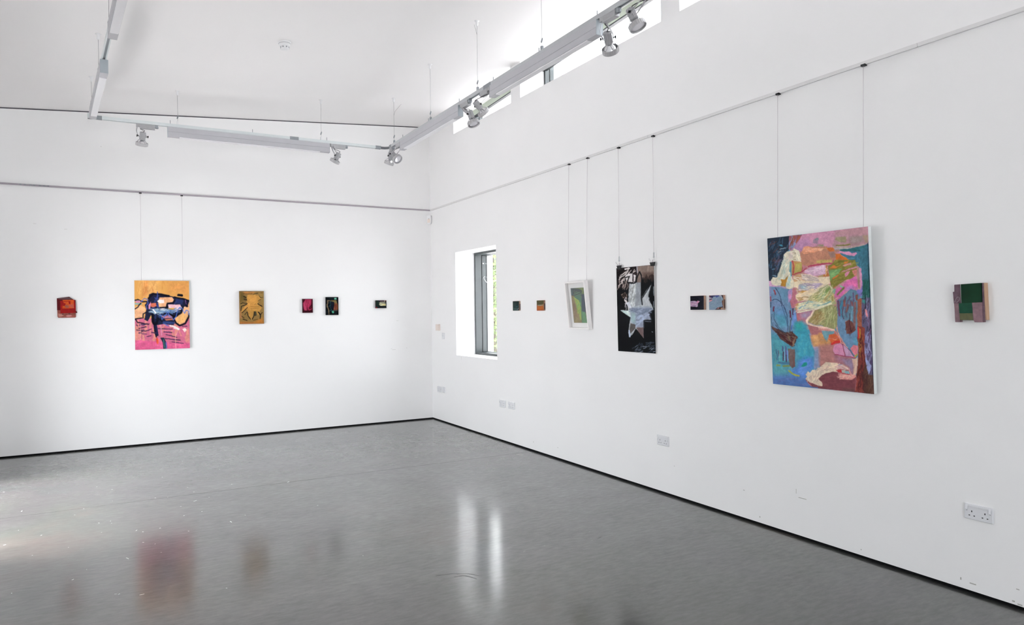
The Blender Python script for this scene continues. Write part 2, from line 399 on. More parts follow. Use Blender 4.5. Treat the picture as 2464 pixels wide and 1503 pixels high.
def wire(px, py, pz, wall, label, xoff0=.016, dark=True):
    """wall 'r': px is x at the lower end; 'b': py is y at the lower end. Hook on the rail, wire, end clip."""
    if wall == 'r':
        t = thing('hanging_wire', (0, py, pz), label, 'picture wire', group='wires hanging from the picture rails')
        MB().box(-.024, -.002, -.014, .014, RZ-.020-pz, RZ-.008-pz).build('hook', M_blackp, t)
        MB().tube([(-.018, 0, RZ-.016-pz), (px, 0, .0)], .0013, 5).build('wire', M_wirew, t)
    else:
        t = thing('hanging_wire', (px, 0, pz), label, 'picture wire', group='wires hanging from the picture rails')
        MB().box(-.014, .014, -.024, -.002, RZ-.020-pz, RZ-.008-pz).build('hook', M_blackp, t)
        MB().tube([(0, -.018, RZ-.016-pz), (0, py, .0)], .0013, 5).build('wire', M_wirew, t)
    return t
wire(-.045, -3.705, 1.86, 'r', 'left hanging wire of the small white framed picture')
wire(-.045, -4.030, 1.87, 'r', 'right hanging wire of the small white framed picture')
for yy, lb in ((-4.52, 'left hanging wire holding the black and white poster'), (-5.00, 'right hanging wire holding the black and white poster')):
    t = wire(-.022, yy, 2.000, 'r', lb)
    MB().lathe([(.003, .045), (.0055, .04), (.0055, .012), (.0075, .008), (.0075, -.002)], 10, Matrix.Translation((-.022, 0, .028))).build('wire_gripper', M_alu, t)
wire(-.035, -6.318, 2.03, 'r', 'left hanging wire of the large colourful painting')
wire(-.035, -6.966, 2.03, 'r', 'right hanging wire of the large colourful painting')
wire(-3.810, -.02, 2.01, 'b', 'left hanging wire of the orange and pink painting')
wire(-3.352, -.02, 2.01, 'b', 'right hanging wire of the orange and pink painting')

# ------------------------------------------------------------------ suspended lighting track
ZT, ZB = 3.735, 3.700       # rail top and bottom
XR, YBK = -.970, -.920
def xl(y): return -4.300 + .0767*(-.9 - y)
LA = math.atan2(.0767, 1.0)
trk = thing('lighting_track', (XR, YBK, ZB), 'silver U-shaped suspended lighting track hanging below the sloping ceiling', 'lighting track')
def rail_mesh(p, q, parent, rm, name='track_rail'):
    p = Vector(p); q = Vector(q); d = (q-p); L = d.length; ang = math.atan2(d.y, d.x)
    Mx = Matrix.Translation(p) @ Matrix.Rotation(ang, 4, 'Z')
    h = ZT-ZB
    mb = MB()
    mb.box(0, L, -.018, -.013, 0, h, Mx); mb.box(0, L, .013, .018, 0, h, Mx); mb.box(0, L, -.013, .013, h-.008, h, Mx); mb.box(0, L, -.013, -.009, 0, .003, Mx); mb.box(0, L, .009, .013, 0, .003, Mx)
    mb.build(name, rm, parent)
    MB().box(0, L, -.012, .012, .006, h-.009, Mx).build('track_slot', M_alu_d, parent)
o0 = Vector((XR, YBK, ZB))
def T(x, y): return (x-XR, y-YBK, 0)
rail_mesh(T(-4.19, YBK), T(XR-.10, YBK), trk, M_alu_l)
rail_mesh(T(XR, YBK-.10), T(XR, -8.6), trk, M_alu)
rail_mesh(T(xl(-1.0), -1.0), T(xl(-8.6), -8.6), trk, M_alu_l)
for bb in ((-4.19-XR-.06, -4.19-XR, -.0195, .0195, -.001, .037), (-.17, -.10, -.0195, .0195, -.001, .037), (-.0195, .0195, -.17, -.10, -.001, .037), (-2.217-XR, -2.113-XR, -.0195, .0195, .0, .037)):
    MB().box(*bb).build('rail_joiner', M_alu_d, trk)
mb = MB()
mb.tube([(-.10, 0, .0175), (-.05, -.005, .0175), (-.015, -.03, .0175), (0, -.06, .0175), (0, -.10, .0175)], .0165, 8); mb.build('flexible_corner', mat('dark_flex_corner', '55595e', .5), trk)
mb = MB(); mb.box(-4.30-XR-.022, -4.25-XR, -.02, .02, -.002, .040); mb.box(-4.30-XR-.022, -4.30-XR+.022, -.09, .02, -.002, .040); mb.build('corner_connector', M_alu_l, trk)
MB().box(-4.296-XR, -4.284-XR, -.0208, -.0195, .014, .024).build('connector_window', M_blackp, trk)
for bb in ((-.0195, .0195, -3.85-YBK, -3.70-YBK, 0, .037), (-.0195, .0195, -6.10-YBK, -5.95-YBK, 0, .037)):
    MB().box(*bb).build('rail_joiner', M_alu_d, trk)

def luminaire(p, q, label, capn=.12):
    """linear wall-washer clipped under the rail from p to q (xy)"""
    p = Vector((*p, ZB)); q = Vector((*q, ZB)); d = q-p; L = d.length; ang = math.atan2(d.y, d.x)
    t = thing('linear_luminaire', p, label, 'light fitting', rotz=ang, group='linear light fittings clipped under the track')
    z1, z0, hw = -.002, -.114, .030
    mb = MB(); mb.box(.004, L-.004, -hw, hw, -.058, z1); mb.box(.004, L-.004, -hw+.0025, hw-.0025, -.061, -.058); mb.box(.004, L-.004, -hw, hw, z0+.004, -.061)
    mb.build('housing', M_lum, t, bevel=.0012)
    MB().box(0, .004, -hw, hw, z0, z1).build('end_cap', mat('blue_grey_end_cap', 'a6aeb4', .4, metal=.1), t)
    MB().box(L-.004, L, -hw, hw, z0, z1).build('end_cap', M_alu_d, t)
    MB().box(.004, capn, -hw, hw, z0, z0+.004).build('bottom_cap', M_lum, t)
    MB().box(L-capn, L-.004, -hw, hw, z0, z0+.004).build('bottom_cap', M_lum, t)
    MB().box(capn, L-capn, -hw+.003, hw-.003, z0-.006, z0+.004).build('diffuser', M_diff, t, bevel=.003)
    for x in (.03, L/2, L-.03):
        MB().box(x-.0025, x+.0025, -.003, .003, .036, .075).build('locking_pin', M_alu_d, t)
luminaire((-3.555, YBK), (-1.735, YBK), 'grey linear light under the track along the back wall')
luminaire((XR, -3.150), (XR, -1.440), 'grey linear light on the right track, the one near the corner')
luminaire((XR, -5.540), (XR, -3.845), 'grey linear light on the right track, nearer the camera')
luminaire((xl(-3.0), -3.00), (xl(-1.38), -1.38), 'pale linear light on the left track, ending near its far corner', .14)
luminaire((xl(-5.55), -5.55), (xl(-3.84), -3.84), 'pale linear light on the left track, at the top edge of the photo', .14)

# suspension cables
def cable(x, y, label, tail=None):
    zc_ = ceil_z(x, y)
    t = thing('suspension_cable', (x, y, zc_), label, 'cable', group='steel cables holding the lighting track')
    L = zc_-ZT
    MB().lathe([(.025, 0), (.025, -.003), (.012, -.005), (.012, -.040), (.006, -.052)], 16).build('ceiling_cup', M_white, t)
    pts = [(random.uniform(-.001, .001), 0, -.045-(L-.06)*k/8) for k in range(9)]
    MB().tube(pts, .0015, 5).build('steel_wire', M_cable, t)
    MB().lathe([(.003, .022), (.007, .012), (.007, -.012), (.003, -.022)], 8, Matrix.Translation((0, 0, -L+.085)) @ Matrix.Rotation(.3, 4, 'Y')).build('gripper', M_alu_d, t)
    MB().box(-.009, .009, -.011, .011, -L-.002, -L+.038).build('track_clip', M_white if y > -1 else M_alu_d, t)
    if tail: MB().tube(tail, .0016, 5).build('cable_tail', M_cable, t)
    return t
cable(-3.449, YBK, 'left suspension cable above the long light by the back wall')
cable(-1.834, YBK, 'right suspension cable above the long light by the back wall')
cable(XR, -1.163, 'suspension cable with a curled tail over the track corner', [(0,0,-.22),(.012,0,-.17),(.05,-.02,-.12),(.09,-.03,-.07)])
cable(XR, -2.358, 'suspension cable second from the corner on the right track')
cable(XR, -3.545, 'suspension cable with a loose tail above the two middle spotlights', [(0,0,-.14),(-.012,0,-.09),(-.03,0,-.04)])
cable(XR, -4.740, 'suspension cable on the right track cut off by the top edge of the photo')
cable(xl(-1.192), -1.192, 'short suspension cable behind the far end of the left track')
cable(xl(-2.339), -2.339, 'suspension cable beside the middle of the left track')
cable(xl(-3.55), -3.55, 'suspension cable beside the upper left track light, cut by the top edge')

# ------------------------------------------------------------------ spotlights
def spot(px, py, pivot, ring, tdir, label, gl=1.0):
    """px,py: adapter near end on the rail; tdir: unit direction the gear box runs along the rail; pivot and ring: world centres of the barrel and the ring"""
    base = Vector((px, py, ZB)); ang = math.atan2(tdir[1], tdir[0])
    t = thing('spotlight', base, label, 'spotlight', group='silver spotlights on the track')
    Ma = Matrix.Rotation(ang, 4, 'Z') @ Matrix.Scale(gl, 4, (1, 0, 0))
    # gear box with ribs, lever and round lock
    mb = MB(); mb.box(.018, .165, -.022, .022, -.052, -.002, Ma)
    for k in range(4): mb.box(.03, .160, -.0235, .0235, -.012-k*.010, -.009-k*.010, Ma)
    mb.box(-.02, .018, -.019, .019, -.034, .0, Ma)
    mb.build('gear_box', M_spot, t, bevel=.002)
    MB().box(.165, .195, -.016, .016, -.030, -.001, Ma).build('lock_lever', M_alu_d, t, bevel=.0015)
    MB().lathe([(.014, -.036), (.016, -.030), (.016, -.018)], 14, Ma @ Matrix.Translation((.184, 0, 0))).build('lock_button', M_alu_d, t)
    P = Vector(pivot)-base; Rg = Vector(ring)-base; aim = (Rg-P).normalized()
    # stem: curved flat arm from the gear box down to the pivot side
    side = aim.cross(Vector((0, 0, 1)))
    if side.length < .25: side = Ma @ Vector((0, 1, 0)); side = (side - aim*side.dot(aim))
    side.normalize()
    if side.dot(Vector((-.9, -.45, 0))) < 0: side = -side     # knob side nearest the room
    top = Ma @ Vector((.0, 0, -.034))
    for sg in (1, -1):
        q = P + side*(.037*sg)
        mid = top.lerp(q, .45) + side*(.020*sg) + Vector((0, 0, -.004))
        mb = MB()
        pts = [top + side*(.010*sg), top.lerp(mid, .5) + side*(.006*sg), mid, mid.lerp(q, .6) + side*(.006*sg), q, q + aim*.012]
        fw = aim.cross(side).normalized()
        for a, b in zip(pts[:-1], pts[1:]):
            vs = []
            for pt in (a, b):
                for s1 in (-1, 1):
                    for s2 in (-1, 1): vs.append(tuple(pt + fw*(.0115*s1) + side*(.0022*s2)))
            mb.add(vs, [(0,1,3,2),(4,6,7,5),(0,4,5,1),(2,3,7,6),(0,2,6,4),(1,5,7,3)])
        mb.build('bracket_arm', M_spot, t)
    # frame along the aim
    zax = -aim; xax = side; yax = zax.cross(xax).normalized()
    Mh = Matrix(((xax.x, yax.x, zax.x, P.x), (xax.y, yax.y, zax.y, P.y), (xax.z, yax.z, zax.z, P.z), (0, 0, 0, 1)))
    MB().lathe([(.024, .046), (.031, .042), (.031, -.038), (.027, -.042)], 32, Mh, flute=1, fd=.0035, smooth=False).build('barrel', M_spot, t)
    for sg in (1, -1):
        mb = MB()
        Mk = Mh @ Matrix.Rotation(PI/2*sg, 4, 'Y')
        mb.lathe([(.004, .036), (.004, .052)], 8, Mk)
        pts = []
        for i in range(8):
            rr = .013 if i % 2 == 0 else .006
            pts.append((rr*math.cos(PI/4*i), rr*math.sin(PI/4*i)))
        vs = [(a, b, .050) for a, b in pts] + [(a, b, .059) for a, b in pts]
        mb.add(vs, [tuple(range(7, -1, -1)), tuple(range(8, 16))] + [(i, (i+1) % 8, 8+(i+1) % 8, 8+i) for i in range(8)], False, Mk)
        mb.build('star_knob', M_blackp, t)
    dr = (Rg-P).length
    for k in range(4):
        a = PI/4 + PI/2*k
        MB().tube([(.026*math.cos(a), .026*math.sin(a), -.036), (.045*math.cos(a), .045*math.sin(a), -.055), (.058*math.cos(a), .058*math.sin(a), -dr+.012)], .0028, 5, Mh).build('ring_strut', M_spot, t)
    MB().lathe([(.012, -.040), (.020, -.050), (.048, -dr+.014), (.052, -dr+.004)], 28, Mh).build('lamp_reflector', M_mirror, t)
    n = 48; mb = MB()
    mb.lathe([(.0570, -dr+.020), (.0625, -dr+.018), (.0625, -dr-.012), (.0600, -dr-.016)], n, Mh, cap=False, flute=1, fd=.0018, smooth=False)
    mb.lathe([(.0600, -dr-.016), (.0555, -dr-.014), (.0555, -dr+.018), (.0570, -dr+.020)], n, Mh, cap=False)
    mb.build('lamp_ring', M_ring, t)
    MB().lathe([(.0555, -dr-.004), (.0550, -dr-.007), (.030, -dr-.009), (.003, -dr-.010)], 28, Mh).build('lamp_lens', M_lens, t)
    # looped black flex from the gear box to the barrel cap
    a0 = Ma @ Vector((.022, 0, -.050)); b0 = Mh @ Vector((0, 0, .046))
    out_ = (Ma @ Vector((1, 0, 0)))*.055
    pts = []
    c1 = a0 + Vector((0, 0, -.02)) - out_*.2; c2 = b0 + out_*.9 + Vector((0, 0, .03))
    for i in range(11):
        u = i/10; pts.append((1-u)**3*a0 + 3*(1-u)**2*u*c1 + 3*(1-u)*u*u*c2 + u**3*b0)
    MB().tube(pts, .0030, 6).build('flex_cable', M_blackp, t)
spot(-3.845, YBK, (-3.804, -.935, 3.562), (-3.812, -.900, 3.480), (1, 0), 'spotlight left of the long back wall light, pointing straight down')
spot(-1.700, YBK, (-1.641, -.945, 3.549), (-1.667, -.915, 3.488), (1, 0), 'spotlight right of the long back wall light, tilted to the left')
spot(XR, -1.030, (-.972, -1.045, 3.591), (-.990, -1.010, 3.508), (0, -1), 'spotlight at the track corner pointing straight down', .55)
spot(XR, -1.430, (-.985, -1.165, 3.590), (-.958, -1.240, 3.520), (0, 1), 'spotlight at the track corner facing the room with its lens showing')
spot(XR, -3.190, (-.975, -3.395, 3.535), (-.960, -3.425, 3.448), (0, -1), 'middle right-track spotlight pointing down, nearer the corner')
spot(XR, -3.800, (-.960, -3.526, 3.602), (-.895, -3.520, 3.540), (0, 1), 'middle right-track spotlight tilted towards the right wall')
spot(XR, -5.580, (XR, -5.637, 3.530), (-.915, -5.592, 3.467), (0, -1), 'spotlight with a loose looping flex by the near end of the right track light')
spot(XR, -6.060, (-.972, -5.912, 3.596), (-.952, -5.944, 3.510), (0, -1), 'largest spotlight in the photo, at the top edge against the high window')

# ------------------------------------------------------------------ ceiling, corner and wall devices
sd = thing('smoke_detector', (-2.602, -2.565, ceil_z(-2.602, -2.565)), 'round white smoke detector on the sloping ceiling', 'smoke detector')
tilt = Matrix.Rotation(-.0727, 4, 'Y') @ Matrix.Rotation(-.0468, 4, 'X')
MB().lathe([(.062, .004), (.062, -.010), (.056, -.014)], 32, tilt).build('base', M_white, sd)
MB().lathe([(.056, -.0135), (.0535, -.0165)], 32, tilt, cap=False).build('seam', M_alu_d, sd)
MB().lathe([(.054, -.014), (.052, -.034), (.046, -.044)], 32, tilt).build('body', M_white, sd)
MB().lathe([(.044, -.042), (.040, -.062), (.030, -.072), (.004, -.075)], 32, tilt).build('dome', M_white, sd)
for k in range(8):
    MB().box(.0405, .0435, -.005, .005, -.060, -.047, tilt @ Matrix.Rotation(PI/4*k+.2, 4, 'Z')).build('smoke_slot', M_alu_d, sd)

pir = thing('motion_sensor', (-.020, -.020, 2.88), 'small white rounded motion sensor high in the wall corner', 'sensor', rotz=-PI/4)
pts = [(-.030, .130), (.030, .130), (.034, .122), (.034, .030), (.024, .004), (.012, 0), (-.012, 0), (-.024, .004), (-.034, .030), (-.034, .122)]
MB().prism(pts, -.040, .012).build('body', M_white, pir, bevel=.006)
MB().prism([(-.02, .08), (.02, .08), (.024, .02), (-.024, .02)], -.044, -.038).build('lens', M_cream, pir, bevel=.003)
MB().box(-.006, .006, -.045, -.039, .072, .080).build('indicator', M_alu_d, pir)

def double_socket(y, z, label):
    t = thing('double_socket', (0, y, z), label, 'power socket', rotz=-PI/2, group='white double power sockets on the right wall')
    MB().prism([(-.073, -.043), (.073, -.043), (.073, .043), (-.073, .043)], -.010, 0).build('faceplate', M_socket, t, bevel=.004)
    MB().prism([(-.066, .024), (.066, .024), (.066, .034), (-.066, .034)], -.0115, -.0095).build('top_ridge', M_socket, t, bevel=.001)
    for s in (-1, 1):
        c_ = s*.059
        MB().add([(c_-.006,-.0105,.010),(c_+.006,-.0105,.010),(c_+.006,-.0105,.034),(c_-.006,-.0105,.034),(c_-.006,-.0165,.010),(c_+.006,-.0165,.010),(c_+.006,-.0115,.034),(c_-.006,-.0115,.034)],
                 [(0,1,2,3),(4,7,6,5),(0,4,5,1),(3,2,6,7),(0,3,7,4),(1,5,6,2)]).build('rocker_switch', M_socket, t, bevel=.001)
        MB().box(c_-.0025, c_+.0025, -.0105, -.0095, .002, .006).build('screw', M_alu_d, t)
        d = s*.0335
        for (a, b, w_, h_) in ((d, .002, .0024, .0048), (d-.0125, -.021, .0038, .0024), (d+.0125, -.021, .0038, .0024)):
            MB().box(a-w_, a+w_, -.0104, -.0095, b-h_, b+h_).build('pin_slot', M_hole, t)
    return t
double_socket(-2.186, .461, 'double socket below the low window, left of the close pair')
double_socket(-2.412, .463, 'double socket below the low window, right of the close pair')
double_socket(-5.070, .457, 'lone double socket low on the wall below the black poster')
double_socket(-7.602, .455, 'nearest and largest double socket at the right edge of the photo')
double_socket(-.268, .461, 'double socket right beside the corner at the far end of the right wall')
def single_plate(y, z, label, name='single_socket', cat='wall plate'):
    t = thing(name, (0, y, z), label, cat, rotz=-PI/2)
    MB().prism([(-.043, -.043), (.043, -.043), (.043, .043), (-.043, .043)], -.010, 0).build('faceplate', M_socket, t, bevel=.004)
    MB().box(-.0055, .0055, -.0145, -.0095, -.011, .011).build('rocker_switch', M_socket, t, bevel=.001)
    for s in (-1, 1): MB().box(s*.030-.0025, s*.030+.0025, -.0104, -.0095, -.0025, .0025).build('screw', M_alu_d, t)
single_plate(-.422, .464, 'single white plate next to the double socket by the corner')
single_plate(-.428, 1.240, 'white light switch left of the low window', 'light_switch', 'switch')
cp = thing('wall_box', (0, -.268, 1.358), 'small cream box on the wall near the corner above the light switch', 'wall box', rotz=-PI/2)
MB().prism([(-.052, -.045), (.052, -.045), (.052, .045), (-.052, .045)], -.034, 0).build('housing', M_cream, cp, bevel=.004)
MB().prism([(-.040, -.034), (.040, -.034), (.040, .034), (-.040, .034)], -.037, -.033).build('front_cover', M_cream, cp, bevel=.002)
#PAINTINGS#
# ------------------------------------------------------------------ paintings (flat paint laid down as polygons and brush strokes, stored per vertex)
def vnoise(h, w, cell, seed):
    r = np.random.RandomState(seed); gh, gw = int(h/cell)+3, int(w/cell)+3
    g = r.rand(gh, gw)*2-1
    y = np.arange(h)/cell; x = np.arange(w)/cell
    yi = y.astype(int); xi = x.astype(int); fy = (y-yi)[:, None]; fx = (x-xi)[None, :]
    fy = fy*fy*(3-2*fy); fx = fx*fx*(3-2*fx)
    a = g[yi][:, xi]; b = g[yi][:, xi+1]; c_ = g[yi+1][:, xi]; d = g[yi+1][:, xi+1]
    return (a*(1-fx)+b*fx)*(1-fy) + (c_*(1-fx)+d*fx)*fy
def homog(src, dst):
    A = []
    for (x, y), (u, v) in zip(src, dst):
        A.append([x, y, 1, 0, 0, 0, -u*x, -u*y, -u]); A.append([0, 0, 0, x, y, 1, -v*x, -v*y, -v])
    return np.linalg.svd(np.array(A, float))[2][-1].reshape(3, 3)
class Paint:
    """nx*ny canvas; drawing coordinates are those of the sketch tiles, mapped onto the canvas by its four corners"""
    def __init__(s, nx, ny, corners, base, seed=1, warp=1.0, tiles=None, unit=1.0):
        s.nx, s.ny = nx, ny; s.tiles = tiles or {}; s.unit = unit
        u, v = np.meshgrid(np.linspace(0, 1, nx), np.linspace(0, 1, ny))   # v=0 top
        Hm = homog([(0,0),(1,0),(1,1),(0,1)], corners)
        q = np.stack([u, v, np.ones_like(u)], -1) @ Hm.T
        s.X0 = q[..., 0]/q[..., 2]; s.Y0 = q[..., 1]/q[..., 2]
        s.X = s.X0 + (vnoise(ny, nx, 7, seed)*.6 + vnoise(ny, nx, 3, seed+1)*.4)*warp*unit
        s.Y = s.Y0 + (vnoise(ny, nx, 7, seed+2)*.6 + vnoise(ny, nx, 3, seed+3)*.4)*warp*unit
        s.C = np.ones((ny, nx, 3))*np.array([int(base[i:i+2], 16)/255 for i in (0, 2, 4)])
        s.seed = seed; s.T = (0, 0, 1); s.rs = np.random.RandomState(seed+50)
        s.str_v = vnoise(ny, nx, 2.2, seed+9); s.blotch = vnoise(ny, nx, 11, seed+10)
        s.sub = vnoise(ny, nx, 5, seed+12)
    def pts(s, txt):
        ox, oy, k = s.T
        a = [float(t) for t in txt.replace(',', ' ').split()]
        return [(ox+a[i]/k, oy+a[i+1]/k) for i in range(0, len(a)-1, 2)]
    def blend(s, sl, m, col, vary):
        col = np.array([int(col[i:i+2], 16)/255 for i in (0, 2, 4)])
        n = (s.str_v[sl]*.5 + s.blotch[sl]*.6 + s.sub[sl]*.5)[..., None]
        cc = np.clip(col*(1+n*vary), 0, 1)
        s.C[sl] = s.C[sl]*(1-m[..., None]) + cc*m[..., None]
    def bbox(s, P, pad):
        xs = [p[0] for p in P]; ys = [p[1] for p in P]
        ins = (s.X0 > min(xs)-pad) & (s.X0 < max(xs)+pad) & (s.Y0 > min(ys)-pad) & (s.Y0 < max(ys)+pad)
        r = np.where(ins.any(1))[0]; c_ = np.where(ins.any(0))[0]
        if len(r) == 0 or len(c_) == 0: return None
        return (slice(r[0], r[-1]+1), slice(c_[0], c_[-1]+1))
    def segd(s, X, Y, P, closed):
        d = np.full(X.shape, 1e9); n = len(P)
        for i in range(n if closed else n-1):
            ax, ay = P[i]; bx, by = P[(i+1) % n]; dx, dy = bx-ax, by-ay; L = dx*dx+dy*dy+1e-12
            t = np.clip(((X-ax)*dx+(Y-ay)*dy)/L, 0, 1); d = np.minimum(d, (X-ax-t*dx)**2+(Y-ay-t*dy)**2)
        return np.sqrt(d)
    def poly(s, col, P, alpha=1.0, feather=.7, vary=.10):
        f = feather*s.unit; sl = s.bbox(P, 3*s.unit+f)
        if sl is None: return
        X, Y = s.X[sl], s.Y[sl]; ins = np.zeros(X.shape, bool); n = len(P)
        for i in range(n):
            ax, ay = P[i]; bx, by = P[(i+1) % n]
            if ay == by: continue
            ins ^= ((ay > Y) != (by > Y)) & (X < (bx-ax)*(Y-ay)/(by-ay)+ax)
        d = s.segd(X, Y, P, True); sd_ = np.where(ins, d, -d)
        s.blend(sl, np.clip(sd_/f*.5+.5, 0, 1)*alpha, col, vary)
    def stroke(s, col, w_, P, alpha=1.0, feather=.9, vary=.10):
        f = feather*s.unit; sl = s.bbox(P, w_+3*s.unit)
        if sl is None: return
        d = s.segd(s.X[sl], s.Y[sl], P, False)
        s.blend(sl, np.clip((w_/2-d)/f*.5+.5, 0, 1)*alpha, col, vary)
    def inside(s, P, x, y):
        r = False
        for i in range(len(P)):
            ax, ay = P[i]; bx, by = P[(i+1) % len(P)]
            if (ay > y) != (by > y) and x < (bx-ax)*(y-ay)/(by-ay)+ax: r = not r
        return r
    def run(s, text):
        """t NAME | p COL pts | P COL alpha feather pts | s COL width pts | S COL width alpha pts | h COL width length angle count alpha pts(area)"""
        for ln in text.strip().split('\n'):
            ln = ln.split('#')[0].strip()
            if not ln: continue
            a = ln.split(None, 1); op = a[0]; rest = a[1]
            if op == 't': s.T = s.tiles[rest.strip()]; continue
            k = s.T[2]
            if op == 'p':
                c_, r = rest.split(None, 1); s.poly(c_, s.pts(r))
            elif op == 'P':
                c_, al, fe, r = rest.split(None, 3); s.poly(c_, s.pts(r), float(al), float(fe))
            elif op == 's':
                c_, w_, r = rest.split(None, 2); s.stroke(c_, float(w_)/k, s.pts(r))
            elif op == 'S':
                c_, w_, al, r = rest.split(None, 3); s.stroke(c_, float(w_)/k, s.pts(r), float(al))
            elif op == 'h':
                c_, w_, L, an, n, al, r = rest.split(None, 6); P = s.pts(r); L = float(L)/k; w_ = float(w_)/k
                x0 = min(p[0] for p in P); x1 = max(p[0] for p in P); y0 = min(p[1] for p in P); y1 = max(p[1] for p in P)
                done = 0; tr = 0
                while done < int(n) and tr < 4000:
                    tr += 1; x = s.rs.uniform(x0, x1); y = s.rs.uniform(y0, y1)
                    if not s.inside(P, x, y): continue
                    a_ = math.radians(float(an)+s.rs.normal()*14); l = L*s.rs.uniform(.5, 1.2)/2
                    dx, dy = math.cos(a_)*l, -math.sin(a_)*l; b_ = s.rs.normal()*l*.18
                    s.stroke(c_, w_*s.rs.uniform(.6, 1.3), [(x-dx, y-dy), (x+b_*dy/l, y-b_*dx/l), (x+dx, y+dy)], float(al)); done += 1
    def surface(s, name, wd, ht, y, parent, gain=1.0, outline=None):
        """grid in the local XZ plane at depth y (front faces -Y); x from -wd/2..wd/2, z from 0..ht"""
        nx, ny = s.nx, s.ny
        xs = np.linspace(-wd/2, wd/2, nx); zs = np.linspace(ht, 0, ny)
        V = np.zeros((ny, nx, 3)); V[..., 0] = xs[None, :]; V[..., 1] = y; V[..., 2] = zs[:, None]
        idx = np.arange(nx*ny).reshape(ny, nx)
        F = np.stack([idx[:-1, :-1], idx[1:, :-1], idx[1:, 1:], idx[:-1, 1:]], -1).reshape(-1, 4)
        me = bpy.data.meshes.new(name); me.vertices.add(nx*ny); me.vertices.foreach_set('co', V.ravel())
        nf = len(F); me.loops.add(nf*4); me.loops.foreach_set('vertex_index', F.ravel()); me.polygons.add(nf)
        me.polygons.foreach_set('loop_start', np.arange(nf)*4)
        try: me.polygons.foreach_set('loop_total', np.full(nf, 4))
        except Exception: pass
        me.update(calc_edges=True)
        c_ = np.clip(s.C, 0, 1); l = np.where(c_ > .04045, ((c_+.055)/1.055)**2.4, c_/12.92)*gain
        at = me.color_attributes.new('paint', 'FLOAT_COLOR', 'POINT')
        at.data.foreach_set('color', np.concatenate([np.clip(l, 0, 1), np.ones((ny, nx, 1))], -1).astype(np.float32).ravel())
        me.materials.append(M_paint)
        o = bpy.data.objects.new(name, me); COL.objects.link(o); o.parent = parent
        return o
GAIN = 1.0
def canvas(root, P, wd, ht, th, side_mat, back=0.0, name='painted_front', side='canvas_board'):
    MB().box(-wd/2, wd/2, -back-th, -back, 0, ht).build(side, side_mat, root, bevel=min(.0015, th*.1))
    return P.surface(name, wd-.0015, ht-.0015, -back-th-.0006, root, GAIN)

